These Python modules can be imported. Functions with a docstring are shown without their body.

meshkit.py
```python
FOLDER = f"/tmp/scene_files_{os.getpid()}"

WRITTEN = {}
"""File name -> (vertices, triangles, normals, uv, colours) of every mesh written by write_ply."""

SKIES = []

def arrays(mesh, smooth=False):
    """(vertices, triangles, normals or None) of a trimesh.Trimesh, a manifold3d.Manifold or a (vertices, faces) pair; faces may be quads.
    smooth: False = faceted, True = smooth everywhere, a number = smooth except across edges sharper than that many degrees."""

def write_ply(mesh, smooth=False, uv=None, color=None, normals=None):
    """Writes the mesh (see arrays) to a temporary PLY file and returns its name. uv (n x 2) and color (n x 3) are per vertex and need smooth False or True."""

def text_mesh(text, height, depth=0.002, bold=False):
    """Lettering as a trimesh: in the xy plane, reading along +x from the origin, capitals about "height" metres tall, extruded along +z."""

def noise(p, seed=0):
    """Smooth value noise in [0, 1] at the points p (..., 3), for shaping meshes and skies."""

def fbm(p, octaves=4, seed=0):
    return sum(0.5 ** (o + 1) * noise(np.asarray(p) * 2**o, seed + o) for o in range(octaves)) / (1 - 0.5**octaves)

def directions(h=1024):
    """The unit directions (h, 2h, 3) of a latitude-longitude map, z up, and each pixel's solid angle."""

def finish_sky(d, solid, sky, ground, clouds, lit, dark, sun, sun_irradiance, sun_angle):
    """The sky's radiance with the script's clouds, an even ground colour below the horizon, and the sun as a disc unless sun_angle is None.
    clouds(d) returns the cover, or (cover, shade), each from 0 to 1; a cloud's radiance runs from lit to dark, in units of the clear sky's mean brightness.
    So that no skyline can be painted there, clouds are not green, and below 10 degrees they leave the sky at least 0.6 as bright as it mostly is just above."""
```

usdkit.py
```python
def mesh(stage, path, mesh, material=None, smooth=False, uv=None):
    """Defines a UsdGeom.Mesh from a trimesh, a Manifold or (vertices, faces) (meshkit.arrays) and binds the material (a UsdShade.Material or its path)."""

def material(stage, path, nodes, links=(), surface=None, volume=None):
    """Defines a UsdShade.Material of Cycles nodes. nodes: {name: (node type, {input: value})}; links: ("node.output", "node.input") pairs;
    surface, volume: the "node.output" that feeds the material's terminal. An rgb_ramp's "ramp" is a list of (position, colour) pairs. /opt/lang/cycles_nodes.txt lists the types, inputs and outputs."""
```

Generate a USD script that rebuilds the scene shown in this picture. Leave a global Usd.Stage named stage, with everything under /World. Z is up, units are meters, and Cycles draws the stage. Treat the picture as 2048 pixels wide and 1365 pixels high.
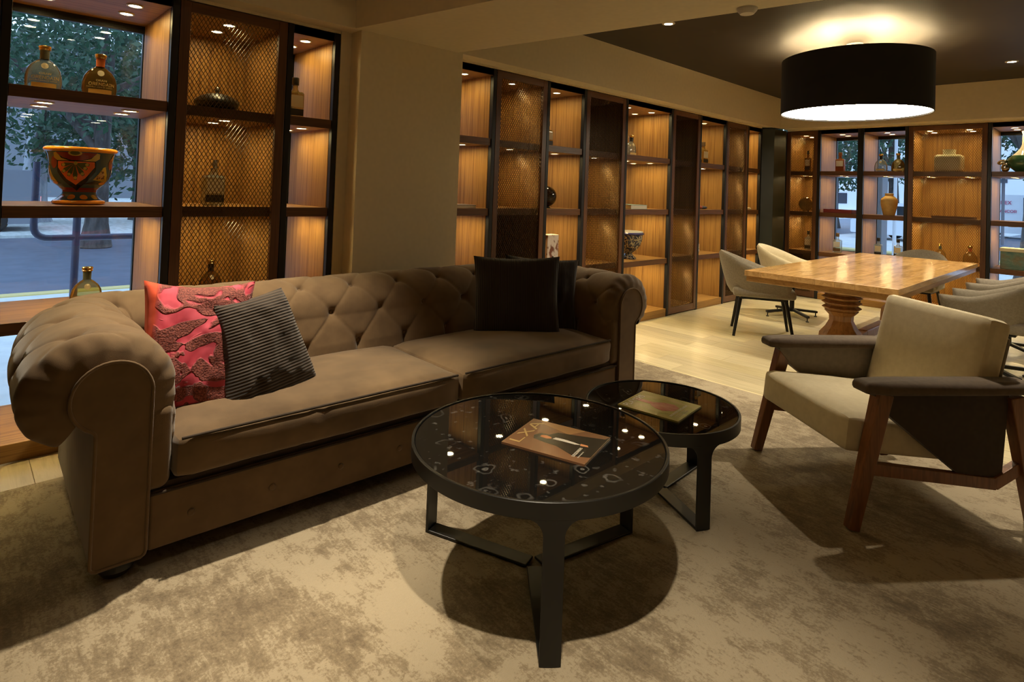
import math, random, numpy as np, trimesh, usdkit, meshkit
from pxr import Usd, UsdGeom, UsdLux, UsdShade, Gf, Sdf
from shapely.geometry import Polygon, Point, box as sbox
from shapely import affinity, union_all
PI = math.pi
stage = Usd.Stage.CreateInMemory()
UsdGeom.SetStageUpAxis(stage, 'Z'); UsdGeom.SetStageMetersPerUnit(stage, 1.0)
UsdGeom.Xform.Define(stage, '/World')
# ------------------------------------------------------------------ camera, sky, exposure
F_PX, CX, CY = 1180.0, 1019.15, 354.0          # focal length and principal point, pixels of 2048x1365
YAW, PITCH, ROLL, EYE = -0.81328, -0.021465, 0.03604, 1.35
cam = UsdGeom.Camera.Define(stage, '/World/camera')
HA = 36.0
cam.CreateHorizontalApertureAttr(HA); cam.CreateVerticalApertureAttr(HA * 1365 / 2048)
cam.CreateFocalLengthAttr(HA * F_PX / 2048)
cam.CreateHorizontalApertureOffsetAttr((1024 - CX) / 2048 * HA)
cam.CreateVerticalApertureOffsetAttr((CY - 682.5) / 2048 * HA)
cam.CreateFStopAttr(0.0); cam.CreateFocusDistanceAttr(3.0)
cam.CreateClippingRangeAttr(Gf.Vec2f(0.05, 400))
fwd = np.array([math.sin(YAW), math.cos(YAW), 0.]); rgt = np.array([math.cos(YAW), -math.sin(YAW), 0.]); up = np.array([0, 0, 1.])
f2 = math.cos(PITCH) * fwd - math.sin(PITCH) * up; u2 = math.cos(PITCH) * up + math.sin(PITCH) * fwd
r3 = math.cos(ROLL) * rgt + math.sin(ROLL) * u2; u3 = math.cos(ROLL) * u2 - math.sin(ROLL) * rgt
cam.AddTransformOp().Set(Gf.Matrix4d(*r3, 0, *u3, 0, *(-f2), 0, 0, 0, EYE, 1))
cam.CreateExposureAttr(0.2)
sky = UsdLux.DomeLight.Define(stage, '/World/sky')
sky.CreateColorAttr(Gf.Vec3f(0.50, 0.68, 1.0)); sky.CreateIntensityAttr(0.70)
PUCK, DOWN, LAMP_DISC, LAMP_BULB = 130.0, 1.2, 12.0, 330.0    # lamp strengths
SPOT, SPOT_ANGLE = 5000.0, 36.0
WARM, NEUTRAL = (1.0, 0.76, 0.33), (1.0, 0.87, 0.65)

# ------------------------------------------------------------------ helpers
_count = {}
def numbered(parent, name):
    k = (parent, name); n = _count.get(k, 0); _count[k] = n + 1
    return name if n == 0 else f'{name}_{n:03d}'
def custom(p, **kw):
    for k, v in kw.items():
        if v: p.SetCustomDataByKey(k, v)
    return p
def thing(name, label, cat, loc=(0, 0, 0), rotz=0., group=None, kind=None):
    x = UsdGeom.Xform.Define(stage, '/World/' + numbered('/World', name))
    x.AddTranslateOp().Set(Gf.Vec3d(*map(float, loc)))
    if rotz: x.AddRotateZOp().Set(float(rotz))
    return custom(x.GetPrim(), label=label, category=cat, group=group, kind=kind)
def obj(name, mesh, m, parent=None, smooth=False, label=None, cat=None, group=None, kind=None):
    par = str(parent.GetPath()) if parent is not None else '/World'
    if isinstance(mesh, MB): mesh = mesh.arr()
    p = usdkit.mesh(stage, par + '/' + numbered(par, name), mesh, M[m] if isinstance(m, str) else m, smooth).GetPrim()
    return custom(p, label=label, category=cat, group=group, kind=kind)
def struct(name, mesh, m, parent=None, smooth=False, label=None):
    return obj(name, mesh, m, parent, smooth, label=label, kind='structure' if parent is None else None)
def dup(root, label, loc, rotz=0., group=None):
    was = root.GetCustomData()
    r = thing(root.GetName(), label, was['category'], loc, rotz, group or was.get('group'))
    r.GetReferences().AddInternalReference(root.GetPath()); r.SetInstanceable(True)
    return r
def T(v, f): return (np.asarray(v, float), np.asarray(f, int))
def rotm(ax, ay, az):
    return trimesh.transformations.euler_matrix(ax, ay, az, 'sxyz')[:3, :3]
class MB:
    """collects pieces into one mesh"""
    def __init__(s): s.v, s.f, s.n = [], [], 0
    def add(s, v, f, R=None, t=None):
        v = np.asarray(v, float)
        if R is not None: v = v @ np.asarray(R).T
        if t is not None: v = v + np.asarray(t)
        f = np.asarray(f, int)
        if f.shape[1] == 4: f = np.vstack([f[:, [0, 1, 2]], f[:, [0, 2, 3]]])
        s.v.append(v); s.f.append(f + s.n); s.n += len(v); return s
    def tm(s, m, R=None, t=None): return s.add(m.vertices, m.faces, R, t)
    def box(s, x0, x1, y0, y1, z0, z1, R=None, t=None):
        v = [[x, y, z] for z in (z0, z1) for y in (y0, y1) for x in (x0, x1)]
        return s.add(v, [[0, 2, 3, 1], [4, 5, 7, 6], [0, 1, 5, 4], [2, 6, 7, 3], [0, 4, 6, 2], [1, 3, 7, 5]], R, t)
    def rbox(s, x0, x1, y0, y1, z0, z1, r=.006, k=2, R=None, t=None):
        h = np.array([x1 - x0, y1 - y0, z1 - z0]) / 2; c = np.array([x1 + x0, y1 + y0, z1 + z0]) / 2
        r = min(r, h.min() * .98)
        a = np.concatenate([np.linspace(-1, 0, k + 1), np.linspace(0, 1, k + 1)]); sg = np.array([-1.] * (k + 1) + [1.] * (k + 1)); n = len(a)
        for ax in range(3):
            for sd in (-1., 1.):
                A, B = np.meshgrid(a, a, indexing='ij'); SA, SB = np.meshgrid(sg, sg, indexing='ij')
                d = np.zeros((n, n, 3)); S = np.zeros((n, n, 3))
                d[..., ax] = sd; d[..., (ax + 1) % 3] = np.tan(A * PI / 4); d[..., (ax + 2) % 3] = np.tan(B * PI / 4)
                S[..., ax] = sd; S[..., (ax + 1) % 3] = SA; S[..., (ax + 2) % 3] = SB
                d /= np.linalg.norm(d, axis=-1, keepdims=True)
                p = (S * (h - r) + d * r + c).reshape(-1, 3)
                i = np.arange(n * n).reshape(n, n)
                q = np.stack([i[:-1, :-1], i[1:, :-1], i[1:, 1:], i[:-1, 1:]], -1).reshape(-1, 4)
                if sd < 0: q = q[:, ::-1]
                s.add(p, q, R, t)
        return s
    def grid(s, P, close_u=False, close_v=False, flip=False, R=None, t=None):
        P = np.asarray(P, float); nu, nv = P.shape[:2]; i = np.arange(nu * nv).reshape(nu, nv)
        if close_u: i = np.vstack([i, i[:1]])
        if close_v: i = np.hstack([i, i[:, :1]])
        q = np.stack([i[:-1, :-1], i[1:, :-1], i[1:, 1:], i[:-1, 1:]], -1).reshape(-1, 4)
        return s.add(P.reshape(-1, 3), q[:, ::-1] if flip else q, R, t)
    def lathe(s, prof, n=32, R=None, t=None, sx=1., sy=1.):
        prof = np.asarray(prof, float); a = np.arange(n) / n * 2 * PI
        P = np.stack([np.outer(prof[:, 0], np.cos(a)) * sx, np.outer(prof[:, 0], np.sin(a)) * sy, np.repeat(prof[:, 1:2], n, 1)], -1)
        return s.grid(P, close_v=True, flip=True, R=R, t=t)
    def tube(s, path, r, n=8, cap=True, closed=False, flat=None):
        p = np.asarray(path, float); m = len(p); r = np.broadcast_to(np.asarray(r, float), (m,))
        tg = np.roll(p, -1, 0) - np.roll(p, 1, 0)
        if not closed: tg[0] = p[1] - p[0]; tg[-1] = p[-1] - p[-2]
        tg /= np.linalg.norm(tg, axis=1, keepdims=True)
        ref = np.array([0, 0, 1.]) if abs(tg[0][2]) < .9 else np.array([1., 0, 0])
        N = []
        x = np.cross(tg[0], ref); x /= np.linalg.norm(x)
        for k in range(m):
            x = x - tg[k] * (x @ tg[k]); x /= np.linalg.norm(x); N.append(x)
        N = np.array(N); B = np.cross(tg, N); a = np.arange(n) / n * 2 * PI
        P = p[:, None] + r[:, None, None] * (np.cos(a)[None, :, None] * N[:, None] + np.sin(a)[None, :, None] * B[:, None])
        s.grid(P, close_u=closed, close_v=True, flip=False)
        if cap and not closed:
            for e, fl in ((0, True), (m - 1, False)):
                ring = P[e]; c = ring.mean(0); k = np.arange(n)
                f = np.stack([k, (k + 1) % n, np.full(n, n)], 1)
                s.add(np.vstack([ring, c]), f[:, ::-1] if not fl else f)
        return s
    def bar(s, p, q, w, h, up=(0, 0, 1), bev=0.):
        p, q = np.asarray(p, float), np.asarray(q, float); d = q - p; L = np.linalg.norm(d); d /= L
        x = np.cross(up, d); x /= np.linalg.norm(x); y = np.cross(d, x); R = np.stack([d, x, y], 1)
        if bev: return s.rbox(0, L, -w / 2, w / 2, -h / 2, h / 2, bev, 1, R, p)
        return s.box(0, L, -w / 2, w / 2, -h / 2, h / 2, R, p)
    def prism(s, poly, h, R=None, t=None):
        return s.tm(trimesh.creation.extrude_polygon(poly if isinstance(poly, Polygon) else Polygon(poly), h, engine='earcut'), R, t)
    def arr(s): return T(np.vstack(s.v), np.vstack(s.f))
def nz(p, sc, seed=0, oct=3): return meshkit.fbm(np.asarray(p, float) * sc + 31.7 * seed, oct, seed) - .5
def bezier(p0, p1, p2, n=8):
    t = np.linspace(0, 1, n)[:, None]; return (1 - t)**2 * np.array(p0, float) + 2 * t * (1 - t) * np.array(p1, float) + t * t * np.array(p2, float)

# ------------------------------------------------------------------ materials
M = {}
def mat(name, nodes, links, surface='p.BSDF'):
    M[name] = usdkit.material(stage, '/World/Looks/' + name, nodes, links, surface); return M[name]
def plain(name, col, rough=.5, metal=0., **kw):
    return mat(name, {'p': ('principled_bsdf', {'base_color': col, 'roughness': rough, 'metallic': metal, **kw})}, [])
def noisy(name, stops, scale=(5, 5, 5), detail=5, rough=.6, bump=0., bscale=None, bdist=.002, var=0., distort=0., roughness=.55, **kw):
    """object-space noise through a colour ramp, optional bump and a per-object tone"""
    n = {'tc': ('texture_coordinate', {}), 'mp': ('mapping', {'scale': scale}), 'n': ('noise_texture', {'scale': 1., 'detail': detail, 'roughness': roughness, 'distortion': distort}),
         'r': ('rgb_ramp', {'ramp': stops}), 'p': ('principled_bsdf', {'roughness': rough, **kw})}
    l = [('tc.object', 'mp.vector'), ('mp.vector', 'n.vector'), ('n.fac', 'r.fac')]
    if var:
        n['oi'] = ('object_info', {}); n['mr'] = ('map_range', {'from_min': 0., 'from_max': 1., 'to_min': 1 - var, 'to_max': 1 + var}); n['hs'] = ('hsv', {})
        l += [('oi.random', 'mr.value'), ('mr.result', 'hs.value'), ('r.color', 'hs.color'), ('hs.color', 'p.base_color')]
    else: l.append(('r.color', 'p.base_color'))
    if bump:
        n['mb'] = ('mapping', {'scale': bscale or scale}); n['nb'] = ('noise_texture', {'scale': 1., 'detail': 4.}); n['b'] = ('bump', {'strength': bump, 'distance': bdist})
        l += [('tc.object', 'mb.vector'), ('mb.vector', 'nb.vector'), ('nb.fac', 'b.height'), ('b.normal', 'p.normal')]
    return mat(name, n, l)
def wood(name, dark, light, scale, rough=.38, bump=.25, var=.08, **kw):
    mid = tuple((a + b) / 2 for a, b in zip(dark, light))
    return noisy(name, [(.28, dark), (.45, mid), (.55, light), (.72, mid)], scale, 6, rough, bump, tuple(2.5 * s for s in scale), .0008, var, .6, .62, **kw)
TEAK_D, TEAK_L = (.18, .083, .021), (.36, .19, .050)
wood('teak_upright', TEAK_D, TEAK_L, (60, 60, 1.2), .46, specular_ior_level=.22)          # grain runs up
wood('teak_level', TEAK_D, TEAK_L, (1.2, 45, 45), .44, specular_ior_level=.25)            # grain along a shelf
wood('teak_frame', (.060, .022, .008), (.115, .045, .016), (50, 50, 2.0))
wood('teak_rail', (.065, .024, .008), (.125, .050, .017), (2, 50, 50))
wood('chair_wood', (.125, .045, .014), (.235, .09, .03), (40, 40, 4), .32)
wood('oak_top', (.42, .235, .085), (.60, .37, .15), (3.2, 26, 26), .20, .5, .05)
wood('oak_edge', (.36, .20, .075), (.52, .31, .12), (3, 30, 60), .35, .4, .05)
wood('oak_carved', (.19, .085, .026), (.34, .165, .055), (30, 30, 4), .35, .3, .03)
for k, (a, b) in enumerate([((.48, .40, .23), (.62, .53, .32)), ((.43, .36, .21), (.57, .48, .30)), ((.52, .44, .27), (.66, .57, .37)), ((.40, .34, .21), (.53, .45, .29))]):
    wood(f'floor_plank_{k}', a, b, (1.6, 28, 10), .30, .15, .05)
plain('floor_base', (.16, .12, .07), .8)
noisy('plaster', [(.3, (.64, .55, .365)), (.7, (.68, .585, .39))], (30, 30, 30), 4, .75, .12, (140, 140, 140), .001)
noisy('ceiling_dark', [(.3, (.024, .018, .012)), (.7, (.031, .024, .015))], (6, 6, 6), 3, .55, .05, (90, 90, 90), .001)
plain('plaster_plain', (.68, .58, .40), .85)
plain('black_metal', (.012, .012, .012), .42, .3)
plain('black_satin', (.006, .0058, .0055), .36)
plain('corner_paint', (.018, .022, .014), .45)
plain('mesh_metal', (.085, .055, .028), .38, .85)
plain('chrome', (.75, .74, .70), .12, 1.)
plain('brass', (.72, .48, .16), .22, 1.)
plain('white_ring', (.62, .57, .48), .4)
def fabric(name, a, b, rough=.9, sc=9., bump=.35, fine=900., sheen=.25, var=0.):
    return noisy(name, [(.32, a), (.68, b)], (sc, sc, sc), 5, rough, bump, (fine, fine, fine), .0012, var, 0., .6, sheen_weight=sheen, sheen_roughness=.4)
fabric('suede', (.115, .066, .028), (.158, .095, .042), sheen=.25)
fabric('suede_cushion', (.092, .053, .022), (.180, .110, .050), sc=3.6, sheen=.4)
fabric('suede_piping', (.030, .018, .010), (.045, .028, .016), sheen=.05)
fabric('linen_beige', (.58, .49, .32), (.65, .56, .38), sc=30.)
fabric('linen_grey', (.235, .20, .155), (.30, .26, .205), sc=60.)
fabric('linen_brown', (.085, .055, .035), (.115, .078, .05), sc=40.)
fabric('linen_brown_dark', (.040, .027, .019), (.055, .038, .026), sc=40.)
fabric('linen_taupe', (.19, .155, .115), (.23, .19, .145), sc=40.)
fabric('cushion_dark', (.012, .008, .006), (.024, .016, .011), sc=20.)
fabric('drum_fabric', (.011, .009, .0075), (.016, .013, .011), sheen=.05)
def emit(name, col, s): mat(name, {'e': ('emission', {'color': col, 'strength': s})}, [], 'e.emission')
emit('puck_light', WARM, PUCK); emit('down_light', NEUTRAL, DOWN * 18); emit('lamp_disc', (1., .86, .60), LAMP_DISC); emit('bulb', (1., .74, .40), LAMP_BULB)
emit('red_led', (1., .03, .05), 2.5); emit('tail_light', (1., .12, .12), 9.); emit('headlight', (1., .95, .85), 14.)
mat('window_glass', {'f': ('fresnel', {'IOR': 1.45}), 't': ('transparent_bsdf', {'color': (.93, .97, .97)}), 'g': ('glossy_bsdf', {'color': (.9, .9, .9), 'roughness': .0}), 'm': ('mix_closure', {})},
    [('f.fac', 'm.fac'), ('t.BSDF', 'm.closure1'), ('g.BSDF', 'm.closure2')], 'm.closure')
def glass(name, tint, base, depth=.25):
    """bottle glass with what it holds: a clear gloss skin over a tinted see-through body"""
    mat(name, {'f': ('fresnel', {'IOR': 1.5}), 't': ('transparent_bsdf', {'color': tint}), 'd': ('diffuse_bsdf', {'color': base}), 'g': ('glossy_bsdf', {'color': (1, 1, 1), 'roughness': .04}), 'a': ('mix_closure', {'fac': depth}), 'm': ('mix_closure', {})},
        [('t.BSDF', 'a.closure1'), ('d.BSDF', 'a.closure2'), ('f.fac', 'm.fac'), ('a.closure', 'm.closure1'), ('g.BSDF', 'm.closure2')], 'm.closure')
glass('clear_bottle', (.88, .92, .90), (.50, .52, .47), .24); glass('amber_bottle', (.70, .48, .20), (.25, .13, .03), .30); glass('gold_bottle', (.90, .76, .42), (.42, .30, .10), .22)
glass('orange_bottle', (.90, .45, .22), (.5, .2, .08), .35); glass('smoke_glass', (.25, .2, .15), (.03, .02, .015), .4)
plain('label_cream', (.66, .58, .40), .6); plain('label_gold', (.78, .60, .24), .45); plain('label_black', (.015, .015, .015), .5); plain('label_white', (.72, .74, .74), .6)
plain('cork_orange', (.55, .13, .025), .5); plain('cork_green', (.10, .12, .085), .5); plain('cap_dark', (.02, .018, .016), .35); plain('cap_brown', (.16, .10, .05), .4)
# rug: worn pile in streaks of beige, taupe and brown
mat('rug', {'tc': ('texture_coordinate', {}), 'n1': ('noise_texture', {'scale': 1.5, 'detail': 5., 'roughness': .6, 'distortion': .6}), 'n2': ('noise_texture', {'scale': 10., 'detail': 8., 'roughness': .72, 'distortion': .4}),
    'm3': ('mapping', {'scale': (9., 46., 1.), 'rotation': (0, 0, .25)}), 'n3': ('noise_texture', {'scale': 1., 'detail': 5., 'roughness': .7, 'distortion': .8}), 'n4': ('noise_texture', {'scale': 95., 'detail': 3., 'roughness': .7}),
    'c0': ('math', {'math_type': 'multiply', 'value2': .8}), 'a': ('math', {'math_type': 'multiply_add', 'value2': .75}), 'b': ('math', {'math_type': 'multiply_add', 'value2': .42}), 'c': ('math', {'math_type': 'multiply_add', 'value2': .42}),
    'r': ('rgb_ramp', {'ramp': [(.80, (.140, .100, .058)), (.93, (.235, .180, .110)), (1.06, (.44, .365, .25))]}), 'sc': ('math', {'math_type': 'multiply', 'value2': .80}),
    'bp': ('bump', {'strength': .55, 'distance': .005}), 'mx': ('math', {'math_type': 'multiply_add', 'value2': .9}),
    'p': ('principled_bsdf', {'roughness': .95, 'sheen_weight': .2})},
    [('tc.object', 'm3.vector'), ('tc.object', 'n1.vector'), ('tc.object', 'n2.vector'), ('m3.vector', 'n3.vector'), ('tc.object', 'n4.vector'),
     ('n1.fac', 'c0.value1'), ('n2.fac', 'a.value1'), ('c0.value', 'a.value3'), ('n3.fac', 'b.value1'), ('a.value', 'b.value3'), ('n4.fac', 'c.value1'), ('b.value', 'c.value3'), ('c.value', 'sc.value1'), ('sc.value', 'r.fac'), ('r.color', 'p.base_color'),
     ('n4.fac', 'mx.value1'), ('n2.fac', 'mx.value3'), ('mx.value', 'bp.height'), ('bp.normal', 'p.normal')])
# ------------------------------------------------------------------ the shell of the room
XW, YW = -3.569, 8.696              # shelf fronts of the left and far walls
DEP = .62
ZB, ZC, XB, YB = 2.345, 2.77, -3.43, 8.45
ZS = [.085, .646, 1.191, 1.758, 2.325]
struct('floor', MB().box(-4.26, 2.7, -2.7, 9.4, -.14, -.008), 'floor_base')
fl = stage.GetPrimAtPath('/World/floor')
rnd = random.Random(5)
y, k = -1.2, 0
while y < 8.9:
    x = -3.60 - rnd.random() * 1.5
    while x < 1.6:
        L = 1.5 + .9 * rnd.random(); a, b = max(x, -4.2), min(x + L, 1.6)
        hidden = a > -3.2 and b < .95 and y > -1.1 and y + .19 < 4.0
        if b - a > .05 and not hidden and not (b < -3.57 - .1):
            obj('plank', MB().rbox(a + .0008, b - .0008, y + .0008, y + .1892, -.008, 0, .0012, 1), f'floor_plank_{rnd.choice([0, 0, 1, 2, 3])}', fl)
        x += L
    y += .19
RG = []
nx, ny = 60, 80
gx, gy = np.meshgrid(np.linspace(-3.24, 1.0, nx), np.linspace(-1.25, 4.06, ny), indexing='ij')
rug = MB().grid(np.stack([gx, gy, .010 + .0015 * nz(np.stack([gx, gy, gx * 0], -1), 3.)], -1)).box(-3.245, 1.005, -1.255, 4.065, -.001, .008)
obj('area_rug', rug, 'rug', label='large worn beige and brown area rug under the sofa and round tables', cat='rug')
bl = MB().box(-4.26, XB, -2.7, YB + .1, ZB, 2.95).box(-4.26, XW - .001, -2.7, 8.2, ZS[4] + .002, ZB)
struct('wall_left', bl, 'plaster')                                             # dropped wall over the shelves
struct('wall_far', MB().box(XB, 2.7, YB, 9.40, ZB, 2.95).box(-3.42, 2.7, YW + .001, 9.40, ZS[4] + .002, ZB), 'plaster')
struct('wall_column', MB().box(-4.26, XB, 1.885, 2.722, -.008, ZB).box(-4.26, -3.56, 1.812, 1.885, -.008, ZB), 'plaster')
BS = .18                                            # the beam runs a little askew to the far wall
bn = lambda x: 1.84 + BS * (x - XB)
bf = lambda x: 2.675 + BS * (x - XB)
struct('ceiling_beam', MB().prism([(XB, bn(XB)), (2.65, bn(2.65)), (2.65, bf(2.65)), (XB, bf(XB))], 2.95 - ZB, t=(0, 0, ZB)), 'plaster')
struct('ceiling', MB().prism([(XB, bf(XB)), (2.7, bf(2.7)), (2.7, YB), (XB, YB)], 2.95 - ZC, t=(0, 0, ZC)), 'ceiling_dark')
struct('ceiling_front', MB().prism([(XB, -2.7), (2.7, -2.7), (2.7, bn(2.7)), (XB, bn(XB))], 2.95 - ZC, t=(0, 0, ZC)), 'plaster')
struct('wall_right', MB().box(2.6, 2.72, -2.7, 9.4, -.14, 2.95), 'plaster_plain')
struct('wall_back', MB().box(-4.26, 2.72, -2.8, -2.6, -.14, 2.95), 'plaster_plain')
struct('wall_corner', MB().prism([(-3.569, 8.20), (-3.43, 8.28), (-3.40, 8.60), (-3.43, 8.70), (-3.43, 9.36), (-4.24, 9.36), (-4.24, 8.20)], ZS[4] + .008, t=(0, 0, -.008)), 'corner_paint')
struct('wall_left_end', MB().box(-4.26, -3.56, -2.7, -.48, -.008, ZS[4]), 'plaster_plain')
struct('wall_far_end', MB().box(.58, 2.7, 8.70, 9.38, -.008, ZS[4]), 'plaster_plain')

# ------------------------------------------------------------------ shelving
WIN = [0]
def place(wall, u, v=0., z=0.):
    return ((XW - v, u, z), 90.) if wall == 'L' else ((u, YW + v, z), 0.)
def puck(parent, u, v, z):
    sp = obj('spotlight', MB().lathe([(.030, 0), (.030, -.006), (.041, -.006), (.041, 0)], 20, t=(u, v, z)), 'white_ring', parent, True)
    obj('lens', MB().lathe([(.0005, -.004), (.030, -.004), (.030, -.001)], 20, t=(u, v, z)), 'puck_light', sp)
MESH_U, MESH_V = .022, .036
def lattice(u0, u1, z0, z1, w=.0026, th=.0035):
    """diamond mesh of expanded metal: two families of slanting strands cut to the opening"""
    m = MB(); s = MESH_V / MESH_U
    for sg in (1, -1):
        c = z0 - (u1 - u0) * s - MESH_V
        n = int((z1 - z0 + (u1 - u0) * s) / (2 * MESH_V) * 2) + 4
        for k in range(n):
            zz = c + k * MESH_V * 2 / 2 * 1.0
            # line z = zz + s*(u-u0) (sg 1) or mirrored
            a = max(0., (z0 - zz) / s); b = min(u1 - u0, (z1 - zz) / s)
            if b - a < .004: continue
            ua, ub = (u0 + a, u0 + b) if sg > 0 else (u1 - a, u1 - b)
            m.bar((ua, .0 + sg * .0012, zz + s * a), (ub, .0 + sg * .0012, zz + s * b), w, th, up=(0, 1, 0))
    return m
def cabinet(wall, u0, W, kind, label, cols=1, lit=(1, 2, 3, 4), half=None):
    loc, rz = place(wall, u0)
    t = thing('open_shelf_unit' if kind == 'open' else 'mesh_door_cabinet', label, 'shelf' if kind == 'open' else 'cabinet', loc, rz)
    th = .032; H = ZS[4]
    back = DEP
    for s in (0, 1):
        x0 = .004 if s == 0 else W - th - .004
        obj('side_panel', MB().rbox(x0, x0 + th, .032 if kind == 'open' else .028, back, .0, H, .002, 1), 'teak_upright', t)
    obj('top_panel', MB().rbox(.036, W - .036, .0 if kind == 'open' else .028, back, H - .055, H, .002, 1), 'teak_level', t)
    front = .004 if kind == 'open' else .045
    for k in (1, 2, 3):
        sh = obj('shelf', MB().rbox(.036, W - .036, front + .004, back - .004, ZS[k] - .057, ZS[k], .002, 1), 'teak_level', t)
        obj('edge_band', MB().rbox(.036, W - .036, front, front + .0045, ZS[k] - .057, ZS[k], .001, 1), 'teak_rail', sh)
    obj('fascia', MB().rbox(.036, W - .036, front - .004, front + .0, H - .056, H, .001, 1), 'teak_rail', t)
    obj('plinth', MB().rbox(.036, W - .036, .0 if kind == 'open' else .028, back - .004, .0, ZS[0], .002, 1), 'teak_level', t)
    if kind == 'open':
        for s in (0, 1):
            x0 = -.002 if s == 0 else W - .034
            obj('metal_post', MB().rbox(x0, x0 + .036, -.006, .031, 0, H, .002, 1), 'black_metal', t)
        obj('metal_post', MB().box(.036, W - .036, back - .002, back + .026, H - .1, H, ), 'black_metal', t)
    else:
        obj('back_panel', MB().box(.036, W - .036, back - .022, back, ZS[0], H - .055), 'teak_upright', t)
        d = thing_part(t, 'door')
        fw = .052
        for s in (0, 1):
            x0 = .002 if s == 0 else W - .002 - fw
            obj('stile', MB().rbox(x0, x0 + fw, -.006, .026, .012, H - .004, .002, 1), 'teak_frame', d)
        obj('rail', MB().rbox(.002 + fw, W - .002 - fw, -.004, .024, .012, .085, .002, 1), 'teak_rail', d)
        obj('rail', MB().rbox(.002 + fw, W - .002 - fw, -.004, .024, H - .062, H - .004, .002, 1), 'teak_rail', d)
        obj('mesh_panel', shift(lattice(.002 + fw, W - .002 - fw, .085, H - .062), (0, .010, 0)), 'mesh_metal', d, kind='stuff')
    for lv in lit:
        z = (H - .055) if lv == 4 else ZS[lv] - .057
        for c in range(cols):
            uu = W * (c + .5) / cols if cols == 1 else (.25 + .5 * c) * W
            for v in (.14, .36): puck(t, uu, v, z)
    # what closes the unit towards the street
    if kind == 'open':
        WIN[0] += 1; n = WIN[0]
        w = thing_struct(f'window_{n}', *place(wall, u0))
        obj('pane', MB().box(.03, W - .03, back + .045, back + .051, .05, H), 'window_glass', w)
        for x0 in (.0, W - .036): obj('window_frame', MB().box(x0, x0 + .036, back + .03, back + .066, 0, H), 'black_metal', w)
        obj('window_frame', MB().box(.036, W - .036, back + .03, back + .066, 0, .06), 'black_metal', w)
    else:
        lo, r = place(wall, u0); wl = MB().box(.02, W - .02, back + .02, back + .066, -.008, H)
        R = rotm(0, 0, math.radians(r)); v, f = wl.arr()
        struct('wall_infill', (v @ R.T + np.array(lo), f), 'plaster_plain')
    return t
def thing_part(parent, name):
    par = str(parent.GetPath()); return UsdGeom.Xform.Define(stage, par + '/' + numbered(par, name)).GetPrim()
def thing_struct(name, loc, rz):
    x = UsdGeom.Xform.Define(stage, '/World/' + name); x.AddTranslateOp().Set(Gf.Vec3d(*map(float, loc))); x.AddRotateZOp().Set(float(rz))
    return custom(x.GetPrim(), kind='structure')
def shift(m, d):
    v, f = m.arr() if isinstance(m, MB) else m; return T(v + np.asarray(d), f)
cabinet('L', -.47, .605, 'mesh', 'mesh fronted teak cabinet at the left picture edge, only its frame in view')
cabinet('L', .14, .725, 'open', 'open teak shelf bay with a window behind, holding the painted bowl and two round bottles', 2)
cabinet('L', .868, .595, 'mesh', 'mesh fronted teak cabinet directly behind the sofa back, left of the plaster column', 1, (2, 3, 4))
cabinet('L', 1.466, .342, 'open', 'narrow open teak shelf bay squeezed between mesh cabinet and plaster column', 1)
cabinet('L', 2.735, .455, 'open', 'open teak shelf bay half hidden just right of the plaster column', 1)
cabinet('L', 3.193, .607, 'mesh', 'mesh fronted teak cabinet right of the column, dark inside its lower part', 1, (3, 4))
cabinet('L', 3.803, .542, 'open', 'open teak shelf bay above the dark cushions, with a white patterned block', 1)
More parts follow.
